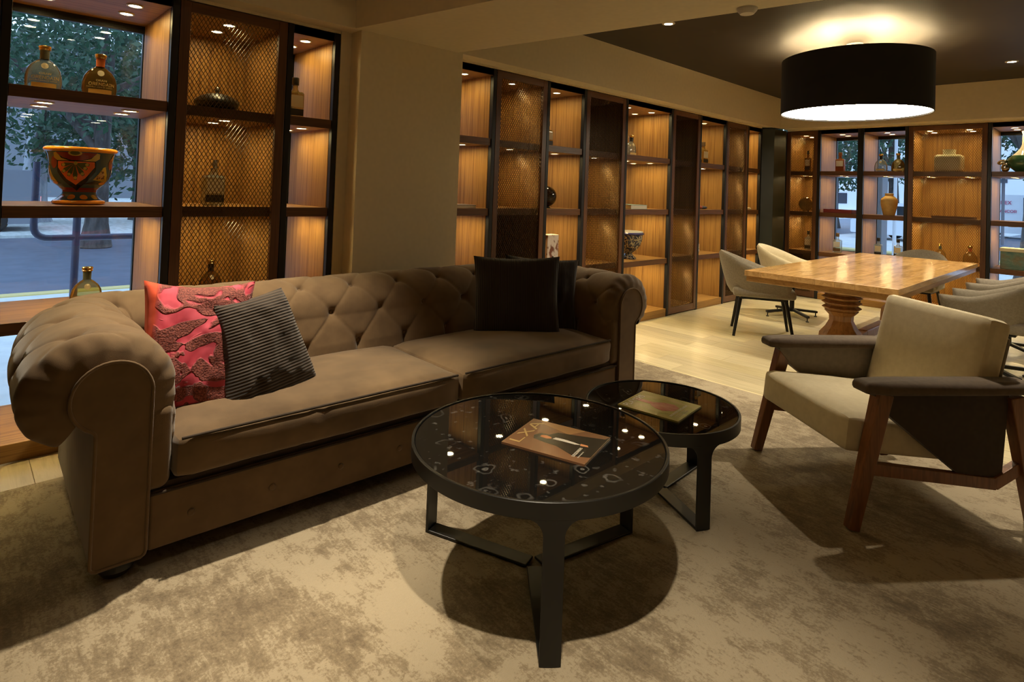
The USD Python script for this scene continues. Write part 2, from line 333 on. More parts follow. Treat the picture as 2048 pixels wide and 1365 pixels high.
cabinet('L', 4.348, .632, 'mesh', 'mesh fronted teak cabinet behind the right arm of the sofa', 1, (1, 2, 3))
cabinet('L', 4.983, .897, 'open', 'wide open teak shelf bay holding a blue patterned urn, right of the sofa', 2)
cabinet('L', 5.883, .605, 'mesh', 'mesh fronted teak cabinet between the urn bay and the bay by the grey chair', 1, (1, 2))
cabinet('L', 6.491, .680, 'open', 'open teak shelf bay just left of the grey dining chair back', 1)
cabinet('L', 7.174, .585, 'mesh', 'mesh fronted teak cabinet second from the dark corner pillar', 1, (2, 3, 4))
cabinet('L', 7.762, .430, 'open', 'last open teak shelf bay of the long wall beside the dark corner pillar', 1)
cabinet('R', -3.42, .415, 'mesh', 'narrow mesh fronted teak cabinet of the far wall holding a round clock', 1, (2, 3, 4))
cabinet('R', -3.002, .527, 'open', 'open window shelf bay of the far wall with a red tray and an orange bottle', 1)
cabinet('R', -2.472, .530, 'open', 'open window shelf bay of the far wall holding a mustard jar', 1)
cabinet('R', -1.939, .780, 'mesh', 'wide mesh fronted teak cabinet of the far wall with a white square jar', 2)
cabinet('R', -1.156, .870, 'open', 'open window shelf bay at the right end of the far wall with a green vase', 2)
cabinet('R', -.283, .860, 'mesh', 'mesh fronted teak cabinet beyond the right edge of the picture on the far wall', 2)
plain('liner_white', (.82, .76, .62), .8)
# ------------------------------------------------------------------ lamps of the ceiling
def downlight(x, y, z, label, angle=SPOT_ANGLE, gain=1.):
    t = thing('ceiling_downlight', label, 'ceiling light', (x, y, z), 0, 'recessed ceiling downlights')
    obj('trim_ring', MB().lathe([(.034, -.002), (.036, -.007), (.052, -.005), (.054, 0), (.034, 0)], 24), 'white_ring', t, 40)
    obj('lens', MB().lathe([(.0005, -.003), (.034, -.003), (.034, -.0005)], 24), 'down_light', t)
    L = UsdLux.SphereLight.Define(stage, str(t.GetPath()) + '/beam'); L.CreateRadiusAttr(.03); L.CreateColorAttr(Gf.Vec3f(*NEUTRAL)); L.CreateIntensityAttr(SPOT * gain)
    sh = UsdLux.ShapingAPI.Apply(L.GetPrim()); sh.CreateShapingConeAngleAttr(angle); sh.CreateShapingConeSoftnessAttr(.8)
    L.AddTranslateOp().Set(Gf.Vec3d(0, 0, -.045))
downlight(-2.55, .98, ZC, 'recessed ceiling downlight above the left end of the sofa', 30., 1.85)
downlight(-.75, .86, ZC, 'recessed ceiling downlight above the near edge of the rug', 32., 1.45)
downlight(-2.65, 4.25, ZC, 'recessed ceiling downlight in the dark ceiling next to the plaster beam')
downlight(-.80, 4.25, ZC, 'recessed ceiling downlight hidden by the beam above the armchair', 42., 1.1)
downlight(-2.62, 7.43, ZC, 'recessed ceiling downlight hidden behind the drum lamp')
downlight(-.82, 7.43, ZC, 'recessed ceiling downlight at the right of the drum lamp')
downlight(1.05, 4.25, ZC, 'recessed ceiling downlight out of the picture to the right of the armchair')
downlight(1.05, .86, ZC, 'recessed ceiling downlight out of the picture right of the camera')
LX, LY, LZ, LR = -1.73, 5.85, 2.14, .595
t = thing('drum_pendant_lamp', 'large black drum pendant lamp glowing above the dining table', 'pendant lamp', (LX, LY, LZ))
a = np.linspace(0, 2 * PI, 73)[:-1]
obj('drum_shade', MB().lathe([(LR, 0), (LR, .49), (LR - .006, .49), (LR - .006, 0), (LR, 0)], 96), 'drum_fabric', t, 30)
obj('drum_liner', MB().lathe([(LR - .0065, .488), (LR - .0065, .020), (LR - .0085, .020), (LR - .0085, .488), (LR - .0065, .488)], 96), 'liner_white', t, 30)
obj('diffuser', MB().lathe([(.0005, .012), (LR - .007, .012), (LR - .007, .018), (.0005, .018)], 72), 'lamp_disc', t)
obj('top_plate', MB().lathe([(.0005, .470), (.15, .470), (.15, .475), (.0005, .475)], 48), 'plaster_plain', t)
obj('spider', MB().bar((-LR + .004, 0, .452), (LR - .004, 0, .452), .012, .006).bar((0, -LR + .004, .446), (0, LR - .004, .446), .012, .006), 'chrome', t)
obj('stem', MB().tube([(0, 0, .44), (0, 0, ZC - LZ - .02)], .008, 10), 'chrome', t, 40)
obj('canopy', MB().lathe([(.0005, ZC - LZ - .03), (.062, ZC - LZ - .03), (.066, ZC - LZ - .025), (.066, ZC - LZ)], 32), 'white_ring', t, 40)
for k in range(8):
    c, s = .25 * math.cos(k * PI / 4 + .3), .25 * math.sin(k * PI / 4 + .3)
    obj('bulb', MB().tm(trimesh.creation.icosphere(1, .026), t=(c, s, .315)), 'bulb', t, True)
obj('smoke_detector', shift(MB().lathe([(.0005, -.03), (.035, -.03), (.05, -.012), (.052, 0)], 28), (-1.40, bf(-1.40) - .045, ZB)), 'white_ring', None, 40, 'small round white detector at the far edge of the plaster beam underside', 'smoke detector')
# ------------------------------------------------------------------ chesterfield sofa (local x along its length, y backwards)
SO, SROT = (-2.275, .535, .012), 88.6
sofa = thing('chesterfield_sofa', 'long brown suede chesterfield sofa with buttoned rolled back and arms', 'sofa', SO, SROT)
UL, UR, VB, RC = -.150, 2.690, .895, .20         # centre lines of the rolls and the corner radius
RR, ZR = .183, .622                               # roll radius and height of its centre
seg1 = VB - RC; arc = RC * PI / 2; seg2 = UR - UL - 2 * RC; TOT = 2 * seg1 + 2 * arc + seg2
def path(t):
    """point and outward direction on the U of roll centre lines, t from the front of the left arm to the front of the right arm"""
    t = np.asarray(t, float); x = np.zeros_like(t); y = np.zeros_like(t); nx = np.zeros_like(t); ny = np.zeros_like(t)
    a = t <= seg1; x[a] = UL; y[a] = t[a]; nx[a] = -1
    b = (t > seg1) & (t <= seg1 + arc); q = (t[b] - seg1) / RC
    x[b] = UL + RC - RC * np.cos(q); y[b] = VB - RC + RC * np.sin(q); nx[b] = -np.cos(q); ny[b] = np.sin(q)
    c = (t > seg1 + arc) & (t <= seg1 + arc + seg2); x[c] = UL + RC + t[c] - seg1 - arc; y[c] = VB; ny[c] = 1
    d = (t > seg1 + arc + seg2) & (t <= TOT - seg1); q = (t[d] - seg1 - arc - seg2) / RC
    x[d] = UR - RC + RC * np.sin(q); y[d] = VB - RC + RC * np.cos(q); nx[d] = np.sin(q); ny[d] = np.cos(q)
    e = t > TOT - seg1; x[e] = UR; y[e] = TOT - t[e]; nx[e] = 1
    return x, y, nx, ny
ND = 15; DT = TOT / ND; DR = .165; S0 = .115; NROW = 6
S1 = .26; ANG = math.radians(238); STOT = S1 + RR * ANG
def profile(s, lean):
    """offset outward from the centre line and height along the section"""
    n = np.where(s < S1, -(RR + lean * (1 - s / S1)), 0.); z = np.where(s < S1, ZR - S1 + s, 0.)
    nn = np.where(s < S1, -1., 0.); nzv = np.zeros_like(s)
    th = np.clip((s - S1) / RR, 0, ANG)
    n = np.where(s >= S1, -RR * np.cos(th), n); z = np.where(s >= S1, ZR + RR * np.sin(th), z)
    nn = np.where(s >= S1, -np.cos(th), nn); nzv = np.where(s >= S1, np.sin(th), nzv)
    return n, z, nn, nzv
WIDE = 1.17                                         # the arm rolls are a little wider than high
def tuft(t, s):
    q = (s - S0) / (2 * DR); top = (NROW - 1) * DR + S0
    q = np.clip(q, 0, (top - S0) / (2 * DR))
    a = t / DT + q; b = t / DT - q
    da = np.abs(a - np.round(a)); db = np.abs(b - np.round(b))
    d2 = da * da + db * db; c = np.minimum(da, db)
    pil = 1 - np.exp(-c / .045); btn = 1 - np.exp(-d2 / .030); hole = np.exp(-d2 / .0035)
    out = np.clip((s - top) / .1, 0, 1); low = np.clip((S0 - s) / .1, 0, 1)
    h = .0065 * pil * (1 - .25 * out) + .016 * btn * (1 - .8 * np.maximum(out, low)) - .026 * hole * (1 - np.maximum(out, low)) - .014
    return h
def shell(t0, t1, nt):
    t = np.linspace(t0, t1, nt); s = np.linspace(0, STOT, 150)
    Tm, Sm = np.meshgrid(t, s, indexing='ij'); x, y, nx_, ny_ = path(Tm)
    back = np.clip((np.minimum(Tm, TOT - Tm) - seg1 + .2) / .4, 0, 1); lean = .012 + .05 * back
    n, z, nn, nzv = profile(Sm, lean)
    h = tuft(Tm, Sm) + .006 * nz(np.stack([x * 1., y, z], -1), 9.)
    e = np.minimum(Tm, TOT - Tm); w = .07
    k = np.clip(1 - e / w, 0, 1); inset = .080 * (1 + .62 * np.clip(nn, 0, 1)) * (1 - np.sqrt(np.clip(1 - k * k, 0, 1)))
    h = h * np.clip(e / w, 0, 1) ** .6 - inset + .004 * np.sin(Sm * 95) * np.exp(-((e - .03) / .025) ** 2)
    n = n * (WIDE + (1 - WIDE) * back) + h * nn; z = z + h * nzv
    return np.stack([x + n * nx_, y + n * ny_, z], -1)
tm1 = seg1 + arc * .55
for nm, a, b, c in (('arm', 0, tm1, 110), ('backrest', tm1, TOT - tm1, 300), ('arm', TOT - tm1, TOT, 110)):
    obj(nm, MB().grid(shell(a, b, c), flip=False), 'suede', sofa, True)
# outer panels below the rolls, seat box and front rail
outer = MB()
outer.rbox(-.165, -.02, .012, 1.0, .065, .60, .02, 3).rbox(2.56, 2.705, .012, 1.0, .065, .60, .02, 3).rbox(-.165, 2.705, .86, 1.0, .065, .60, .02, 3)
obj('frame_panel', outer, 'suede', sofa, 40)
obj('front_rail', MB().rbox(-.004, 2.545, .006, .60, .065, .262, .014, 3), 'suede', sofa, 40)
obj('rail_piping', MB().tube([(-.0, .003, .258), (2.54, .003, .258)], .0055, 8), 'suede_piping', sofa, 40)
obj('seat_deck', MB().box(.0, 2.54, .02, .80, .26, .285), 'suede_piping', sofa)
for s in (0, 1):                                   # scrolled fronts of the arms
    cx = UL if s == 0 else UR; sg = 1 if s == 0 else -1
    keyhole = union_all([Point(cx + sg * .026, ZR - .004).buffer(.114, 32), sbox(min(cx - sg * .016, cx + sg * .140), .066, max(cx - sg * .016, cx + sg * .140), ZR)]).buffer(-.02).buffer(.02).buffer(.02).buffer(-.02)
    R = np.array([[1, 0, 0], [0, 0, -1], [0, 1, 0]], float)
    obj('arm_scroll', MB().prism(keyhole, .03, R, (0, .02, 0)), 'suede', sofa, 40)
    ring = np.array(keyhole.simplify(.0012).exterior.coords)[:-1]
    obj('scroll_piping', MB().tube(np.stack([ring[:, 0], np.full(len(ring), -.010), ring[:, 1]], 1), .0055, 7, closed=True), 'suede', sofa, True)
    obj('arm_pad', MB().rbox(min(cx + sg * .10, cx + sg * .212), max(cx + sg * .10, cx + sg * .212), .0, .12, .264, .56, .038, 4), 'suede', sofa, 50)
for s in range(-1, NROW):                           # covered buttons in every dimple
    for i in range(ND + 1):
        if s < 0: break
        t = (i + (s % 2) * .5) * DT; sv = S0 + s * DR
        if t < .08 or t > TOT - .08 or s > 4: continue
        x, y, a_, b_ = path(np.array([t])); bk = np.clip((min(t, TOT - t) - seg1 + .2) / .4, 0, 1)
        n, z, nn, nzv = profile(np.array([sv]), .012 + .05 * bk)
        n = n * (WIDE + (1 - WIDE) * bk) - .030 * nn; z = z - .030 * nzv; d = np.array([nn[0] * a_[0], nn[0] * b_[0], nzv[0]])
        m = trimesh.creation.icosphere(2, .014); v = m.vertices; v = v - .45 * np.outer(v @ d, d)
        obj('button', T(v + np.array([x[0] + n[0] * a_[0], y[0] + n[0] * b_[0], z[0]]), m.faces), 'suede', sofa, True)
for k in range(9):
    m = trimesh.creation.icosphere(2, .013); obj('button', T(m.vertices * [1, .5, 1] + np.array([.13 + .283 * k, .005, .158]), m.faces), 'suede', sofa, True)
for x in (-.08, 2.62):
    for y in (.075, .90):
        obj('foot', MB().lathe([(.0005, 0), (.040, .0), (.056, .022), (.050, .048), (.036, .075)], 24, t=(x, y, 0)), 'cap_dark', sofa, 40)
def puffed(x0, x1, y0, y1, z0, z1, crown, r=.035, n=44, seed=1, wr=.004):
    """a rounded block swollen like a filled cushion"""
    lx, ly = x1 - x0, y1 - y0
    mb = MB(); mb.rbox(-1, 1, -1, 1, -1, 1, .9999, 14); v, f = mb.arr()
    d = v / np.abs(v).max(1, keepdims=True)
    p = np.sign(d) * np.abs(d) ** 1.0; h = np.array([lx / 2, ly / 2, (z1 - z0) / 2])
    q = p * h; core = np.clip(q, -(h - r), h - r); e = q - core; L = np.linalg.norm(e, axis=1, keepdims=True)
    q = core + np.where(L > 0, e / np.maximum(L, 1e-9) * np.minimum(L, r), 0)
    w = (1 - np.abs(p[:, 0]) ** 4) * (1 - np.abs(p[:, 1]) ** 3)
    q[:, 2] += np.where(p[:, 2] > 0, crown, crown * .1) * w * (q[:, 2] / h[2])
    q[:, 1] -= .018 * (1 - np.abs(p[:, 0]) ** 4) * (1 - p[:, 2] ** 2) * (p[:, 1] < 0)
    c = np.array([(x0 + x1) / 2, (y0 + y1) / 2, (z0 + z1) / 2]); q += wr * 2 * nz(q + c, 7., seed)[:, None] * np.array([0, .6, 1.])
    front = np.clip((-p[:, 1] - .6) / .4, 0, 1) * (wr > .003); q[:, 1] += .006 * np.sin((q[:, 0] + .02 * np.sin(q[:, 2] * 40)) * 70) * front * np.clip(nz(q * [1, 0, 0], 5., seed + 3) * 5, 0, 1)
    return T(q + c, f)
for k, (a, b) in enumerate(((.066, 1.305), (1.311, 2.478))):
    ob = obj('seat_cushion', puffed(a, b, -.012, .665, .285, .437, .032, seed=k + 2), 'suede_cushion', sofa, True)
    xs = np.linspace(a + .02, b - .02, 40); w = 1 - np.abs((xs - (a + b) / 2) / ((b - a) / 2)) ** 4
    obj('cushion_piping', MB().tube(np.stack([xs, -.008 - .004 * w, .430 + .004 * w], 1), .0055, 7), 'suede_piping', ob, True)

# ------------------------------------------------------------------ loose cushions
def pillow(W, H, D, ear=.05, seed=0, fold=.012, n=46, taper=0.):
    g = np.linspace(-1, 1, n); X, Y = np.meshgrid(g, g, indexing='ij')
    sx = X * W / 2 * (1 - ear * (1 - Y ** 2) - taper * Y); sy = Y * H / 2 * (1 - ear * (1 - X ** 2))
    th = D / 2 * (np.clip((1 - np.abs(X) ** 2.4) * (1 - np.abs(Y) ** 2.4), 0, 1)) ** .45
    P = np.stack([sx, sy], -1); mb = MB(); out = []
    for sgn in (1, -1):
        q = np.stack([P[..., 0], P[..., 1], np.zeros_like(X)], -1)
        edge = np.clip(1 - np.maximum(np.abs(X), np.abs(Y)), 0, .25) / .25
        f = fold * 2 * nz(q * [1.6, 1., 1.], 7., seed + (3 if sgn < 0 else 0)) + fold * .8 * nz(q, 16., seed + 5)
        z = sgn * (th + f * edge); mb.grid(np.stack([P[..., 0], P[..., 1], z], -1), flip=sgn < 0)
    return mb
def facing(normal, roll=0.):
    n = np.array(normal, float); n /= np.linalg.norm(n); x = np.cross([0, 0, 1.], n); x /= np.linalg.norm(x); y = np.cross(n, x)
    R = np.stack([x, y, n], 1); return R @ rotm(0, 0, roll)
ct = lambda **k: k
def strip(name, a, b, freq, bump=.6, rough=.9, axis=1, sheen=.3):
    sc = [0, 0, 0]; sc[axis] = freq
    mat(name, {'tc': ('texture_coordinate', {}), 'mp': ('mapping', {'scale': (1, 1, 1)}), 's': ('separate_xyz', {}), 'k': ('math', {'math_type': 'multiply', 'value2': freq * 2 * PI}), 'sn': ('math', {'math_type': 'sine'}),
        'nn': ('noise_texture', {'scale': 14., 'detail': 4.}), 'ad': ('math', {'math_type': 'multiply_add', 'value2': .35}), 'mr': ('map_range', {'from_min': -1., 'from_max': 1.3}), 'r': ('rgb_ramp', {'ramp': [(0., a), (1., b)]}),
        'b': ('bump', {'strength': bump, 'distance': .003}), 'p': ('principled_bsdf', {'roughness': rough, 'sheen_weight': sheen})},
        [('tc.object', 's.vector'), ('s.' + 'xyz'[axis], 'k.value1'), ('k.value', 'sn.value1'), ('tc.object', 'nn.vector'), ('nn.fac', 'ad.value1'), ('sn.value', 'ad.value3'), ('ad.value', 'mr.value'), ('mr.result', 'r.fac'), ('r.color', 'p.base_color'), ('sn.value', 'b.height'), ('b.normal', 'p.normal')])
strip('corduroy_brown', (.010, .006, .0035), (.056, .033, .019), 80., .7); strip('corduroy_black', (.009, .005, .004), (.022, .013, .009), 90., .4, axis=0)
# pink velvet with a raised terry scroll pattern
mat('pink_velvet', {'tc': ('texture_coordinate', {}), 'm1': ('mapping', {'scale': (4.2, 6.5, 5.)}), 'n1': ('noise_texture', {'scale': 1., 'detail': 1.5, 'distortion': 2.4}), 'th': ('rgb_ramp', {'ramp': [(.40, (0, 0, 0)), (.43, (1, 1, 1))]}),
    'n2': ('noise_texture', {'scale': 160., 'detail': 3.}), 'ter': ('rgb_ramp', {'ramp': [(.35, (.10, .018, .015)), (.65, (.30, .075, .055))]}), 'n3': ('noise_texture', {'scale': 9., 'detail': 3.}), 'vel': ('rgb_ramp', {'ramp': [(.35, (.42, .022, .045)), (.65, (.58, .075, .115))]}),
    's': ('separate_xyz', {}), 'edge': ('map_range', {'from_min': -.160, 'from_max': -.142, 'clamp': True}), 'm0': ('math', {'math_type': 'multiply'}), 'mo': ('mix_color', {'a': (.52, .055, .012)}), 'mx': ('mix_color', {}),
    'h': ('math', {'math_type': 'multiply_add'}), 'n4': ('math', {'math_type': 'multiply_add', 'value2': .7, 'value3': .6}), 'zero': ('math', {'math_type': 'multiply', 'value2': 1.}), 'b': ('bump', {'strength': 1., 'distance': .007}),
    'p': ('principled_bsdf', {'roughness': .8, 'sheen_weight': .6, 'sheen_roughness': .35, 'sheen_tint': (1., .5, .55)})},
    [('tc.object', 'm1.vector'), ('m1.vector', 'n1.vector'), ('n1.fac', 'th.fac'), ('tc.object', 'n2.vector'), ('n2.fac', 'ter.fac'), ('tc.object', 'n3.vector'), ('n3.fac', 'vel.fac'), ('tc.object', 's.vector'), ('s.x', 'edge.value'),
     ('th.color', 'm0.value1'), ('edge.result', 'm0.value2'), ('edge.result', 'mo.fac'), ('vel.color', 'mo.b'), ('m0.value', 'mx.fac'), ('mo.result', 'mx.a'), ('ter.color', 'mx.b'), ('mx.result', 'p.base_color'),
     ('n2.fac', 'n4.value1'), ('m0.value', 'zero.value1'), ('n4.value', 'h.value1'), ('zero.value', 'h.value2'), ('h.value', 'b.height'), ('b.normal', 'p.normal')])
def cushion(label, mb, m, c, normal, roll=0., smooth=True):
    v, f = mb.arr(); x = UsdGeom.Mesh.Define  # the mesh keeps its own axes so that its weave follows it
    p = obj('throw_pillow', T(v, f), m, None, smooth, label, 'cushion')
    R = facing(normal, roll); Mx = Gf.Matrix4d(*R[:, 0], 0, *R[:, 1], 0, *R[:, 2], 0, *map(float, c), 1)
    UsdGeom.Xformable(p).AddTransformOp().Set(Mx); return p
cushion('pink velvet cushion with raised brown scrolls, beside the left sofa arm', pillow(.42, .54, .17, .11, 3, .028), 'pink_velvet', (-2.625, .755, .662), (.88, -.22, .30), -.05)
cushion('brown ribbed corduroy cushion leaning in front of the pink cushion', pillow(.37, .46, .20, .05, 8, .028, taper=.16), 'corduroy_brown', (-2.56, 1.0, .632), (.90, .14, .30), .14)
cushion('dark brown square cushion standing at the right end of the sofa', pillow(.55, .52, .13, .07, 12, .012), 'corduroy_black', (-2.655, 2.61, .672), (.72, -.62, .18), .02)
cushion('dark cushion half hidden behind the square dark one, by the right sofa arm', pillow(.50, .50, .13, .07, 15, .014), 'corduroy_black', (-2.655, 2.83, .665), (.80, -.50, .2), -.06)
# ------------------------------------------------------------------ two round tables of black fossil marble
mat('fossil_marble', {'tc': ('texture_coordinate', {}), 'mp': ('mapping', {'scale': (1, 1, .01)}), 'nd': ('noise_texture', {'scale': 9., 'detail': 3.}), 'vm': ('mix_vector', {'fac': .09}), 'v': ('voronoi_texture', {'scale': 9.5, 'randomness': 1.}), 'w': ('math', {'math_type': 'multiply', 'value2': 30.}), 'sn': ('math', {'math_type': 'sine'}),
    'near': ('map_range', {'from_min': .44, 'from_max': .12, 'clamp': True}), 'sel': ('separate_color', {}), 'gt': ('math', {'math_type': 'greater_than', 'value2': .48}), 'm1': ('math', {'math_type': 'multiply'}), 'm2': ('math', {'math_type': 'multiply'}), 'ms': ('map_range', {'from_min': .1, 'from_max': 1., 'clamp': True}),
    'n2': ('noise_texture', {'scale': 26., 'detail': 5.}), 'sp': ('rgb_ramp', {'ramp': [(.62, (0, 0, 0)), (.72, (1, 1, 1))]}), 'n3': ('noise_texture', {'scale': 6., 'detail': 6., 'distortion': 1.}), 'r3': ('rgb_ramp', {'ramp': [(.4, (0, 0, 0)), (.65, (1, 1, 1))]}),
    'm3': ('math', {'math_type': 'multiply'}), 'ad': ('math', {'math_type': 'multiply_add', 'value2': .55}), 'm4': ('math', {'math_type': 'multiply', 'value2': .26, 'use_clamp': True}), 'mx': ('mix_color', {'a': (.0075, .0070, .0062), 'b': (.50, .47, .42)}),
    'p': ('principled_bsdf', {'roughness': .015, 'specular_ior_level': .36})},
    [('tc.object', 'mp.vector'), ('mp.vector', 'nd.vector'), ('mp.vector', 'vm.a'), ('nd.color', 'vm.b'), ('vm.result', 'v.vector'), ('v.distance', 'w.value1'), ('w.value', 'sn.value1'), ('v.distance', 'near.value'), ('v.color', 'sel.color'), ('sel.r', 'gt.value1'), ('sn.value', 'ms.value'),
     ('ms.result', 'm1.value1'), ('near.result', 'm1.value2'), ('m1.value', 'm2.value1'), ('gt.value', 'm2.value2'), ('mp.vector', 'n2.vector'), ('n2.fac', 'sp.fac'), ('mp.vector', 'n3.vector'), ('n3.fac', 'r3.fac'), ('m2.value', 'm3.value1'), ('r3.color', 'm3.value2'),
     ('sp.color', 'ad.value1'), ('m3.value', 'ad.value3'), ('ad.value', 'm4.value1'), ('m4.value', 'mx.fac'), ('mx.result', 'p.base_color')])
def round_table(label, c, r, h, ang, rim=.052, legw=.062, bevel=.05):
    t = thing('round_coffee_table', label, 'coffee table', (*c, .012))
    obj('table_top', MB().lathe([(.0005, h - .030), (r - .012, h - .030), (r - .012, h - .006), (r - .014, h - .004), (.0005, h - .004)], 96), 'fossil_marble', t, 30)
    obj('rim', MB().lathe([(r - .011, h - rim), (r - .011, h - .003), (r - .0095, h), (r - .002, h), (r, h - .002), (r, h - rim + .002), (r - .002, h - rim)], 120).lathe([(r - .0105, h - rim), (r - .0105, h - .031)], 64), 'black_satin', t, 30)
    obj('under_plate', MB().lathe([(.0005, h - .045), (r - .014, h - .045), (r - .014, h - .031), (.0005, h - .031)], 64), 'black_satin', t, 30)
    hub = np.array([0, 0, .010])
    for k in range(3):
        a = math.radians(ang + 120 * k); d = np.array([math.cos(a), math.sin(a), 0]); s = np.array([-d[1], d[0], 0])
        # a flat leg that spreads into the rim above and turns into the foot bar below
        prof = [(-legw / 2, .0)]
        zt = h - rim + .002
        rb = bevel; pts = []
        pts += [(-legw / 2, 0), (legw / 2, 0), (legw / 2, zt - rb)]
        pts += [(legw / 2 + rb * (1 - math.cos(q)), zt - rb + rb * math.sin(q)) for q in np.linspace(0, PI / 2, 8)[1:]]
        pts += [(-(legw / 2 + rb * (1 - math.cos(q))), zt - rb + rb * math.sin(q)) for q in np.linspace(PI / 2, 0, 8)[:-1]]
        pts += [(-legw / 2, zt - rb)]
        poly = Polygon(pts); m = trimesh.creation.extrude_polygon(poly, .010, engine='earcut')
        m = m.subdivide_to_size(.03); v = m.vertices.copy()
        w = v[:, 0]; zz = v[:, 1]; dep = v[:, 2]
        th = w / r; P = np.outer((r - .0005 - dep) * np.cos(th), d) + np.outer((r - .0005 - dep) * np.sin(th), s); P[:, 2] += zz + .0
        lg = obj('leg', T(P, m.faces), 'black_satin', t, 30)
        obj('foot_bar', MB().rbox(.02, r - .012, -legw / 2, legw / 2, .0, .010, .003, 1, np.stack([d, s, [0, 0, 1.]], 1)), 'black_satin', lg)
    return t
big = round_table('large round low table with black fossil marble top and black metal base', (-1.457, 1.57), .4525, .458, -40.5)
small = round_table('smaller round black marble table tucked behind the larger one', (-1.475, 2.40), .342, .383, -27.)
# magazines
plain('mag_brown', (.20, .095, .045), .22); plain('mag_tan', (.36, .19, .075), .22); plain('mag_dark', (.016, .013, .011), .22); plain('mag_face', (.62, .25, .10), .3); plain('mag_white', (.70, .66, .58), .3); plain('page_edge', (.62, .58, .48), .7); plain('mag_gold', (.50, .33, .12), .3)
noisy('mag_green', [(.3, (.20, .23, .05)), (.5, (.36, .33, .10)), (.7, (.45, .36, .18))], (16, 9, 1), 4, .22); noisy('mag_pink', [(.35, (.38, .11, .09)), (.65, (.52, .24, .20))], (30, 14, 1), 4, .22)
def magazine(label, corners, z, cover):
    """corners: top left, top right (the title's edge), bottom right, bottom left of the cover"""
    A, B, C_, D = [np.array([*c, 0.]) for c in corners]; o = (A + B + C_ + D) / 4
    ex = (B - A + C_ - D) / 2; W = np.linalg.norm(ex); ex /= W; ey = np.cross([0, 0, 1.], ex); H = abs(((A + B) / 2 - (C_ + D) / 2) @ ey)
    t = thing('magazine', label, 'magazine', (o[0], o[1], z), math.degrees(math.atan2(ex[1], ex[0])))
    obj('pages', MB().box(-W / 2 + .002, W / 2 - .0015, -H / 2 + .0015, H / 2 - .0015, .0006, .0062), 'page_edge', t)
    obj('cover', MB().box(-W / 2, W / 2, -H / 2, H / 2, .0062, .0070).box(-W / 2, W / 2, -H / 2, H / 2, 0, .0006).box(-W / 2, -W / 2 + .002, -H / 2, H / 2, .0006, .0062), cover, t)
    return t, W, H
def flat(t, name, poly, m, z): return obj(name, MB().prism(Polygon(poly).buffer(0), .0002, t=(0, 0, z)), m, t)
def words(t, name, text, h, x, y, m, z=.0074, bold=False, wide=1.):
    tm = meshkit.text_mesh(text, h, .0003, bold); tm.vertices[:, 0] *= wide; return obj(name, T(tm.vertices + [x, y, z], tm.faces), m, t)
t, W, H = magazine('brown fashion magazine lying on the large round table', [(-1.502, 1.43), (-1.575, 1.66), (-1.282, 1.762), (-1.205, 1.515)], .012 + .458 - .004, 'mag_brown')
flat(t, 'cover_print', [(.10, H / 2 - .05), (W / 2 - .0005, H / 2 - .03), (W / 2 - .0005, -.06), (.06, -.02)], 'mag_tan', .0070)
flat(t, 'cover_figure', [(-.035, .075), (-.01, .085), (.018, .07), (.022, .04), (.055, .02), (.07, -.05), (.095, -H / 2 + .01), (W / 2 - .002, -H / 2 + .002), (-.07, -H / 2 + .002), (-.09, -.10), (-.05, -.02), (-.045, .03)], 'mag_dark', .0072)
flat(t, 'cover_figure', [(-.012, .06), (.004, .062), (.010, .045), (.006, .024), (-.006, .018), (-.014, .035)], 'mag_face', .0074)
flat(t, 'cover_figure', [(-.006, .015), (.012, .01), (.014, -.02), (.010, -.06), (.004, -.09), (-.004, -.07), (-.004, -.02)], 'mag_white', .0074)
flat(t, 'cover_figure', [(-.004, -.09), (.012, -.085), (.012, -.112), (.0, -.118)], 'mag_face', .0075)
words(t, 'title_lettering', 'LXA', .042, -W / 2 + .02, H / 2 - .055, 'mag_gold', wide=1.9)
words(t, 'headline', 'DESIGNERS', .010, -W / 2 + .03, -H / 2 + .05, 'mag_white', bold=True); words(t, 'headline', 'edicion especial', .005, -W / 2 + .03, -H / 2 + .035, 'mag_white')
t, W, H = magazine('green and pink music magazine lying on the smaller round table', [(-1.600, 2.21), (-1.612, 2.465), (-1.352, 2.535), (-1.300, 2.285)], .012 + .383 - .004, 'mag_green')
flat(t, 'cover_figure', [(-.03, .03), (.01, .04), (.04, 0), (.05, -.05), (.02, -.085), (-.03, -.08), (-.06, -.04), (-.05, 0)], 'mag_pink', .0070)
flat(t, 'cover_figure', [(-.015, H / 2 - .02), (.015, H / 2 - .025), (.012, .02), (-.02, .03)], 'mag_pink', .0071)
words(t, 'title_lettering', 'PLAYERS', .030, -W / 2 + .012, H / 2 - .045, 'mag_white', bold=True, wide=.95)
words(t, 'headline', 'ENTREVISTA EXCLUSIVA', .0105, -W / 2 + .03, -H / 2 + .045, 'mag_white', bold=True)
for k in range(2): words(t, 'headline', 'conciertos y discos del mes', .006, -W / 2 + .04, -H / 2 + .03 - .012 * k, 'mag_white')

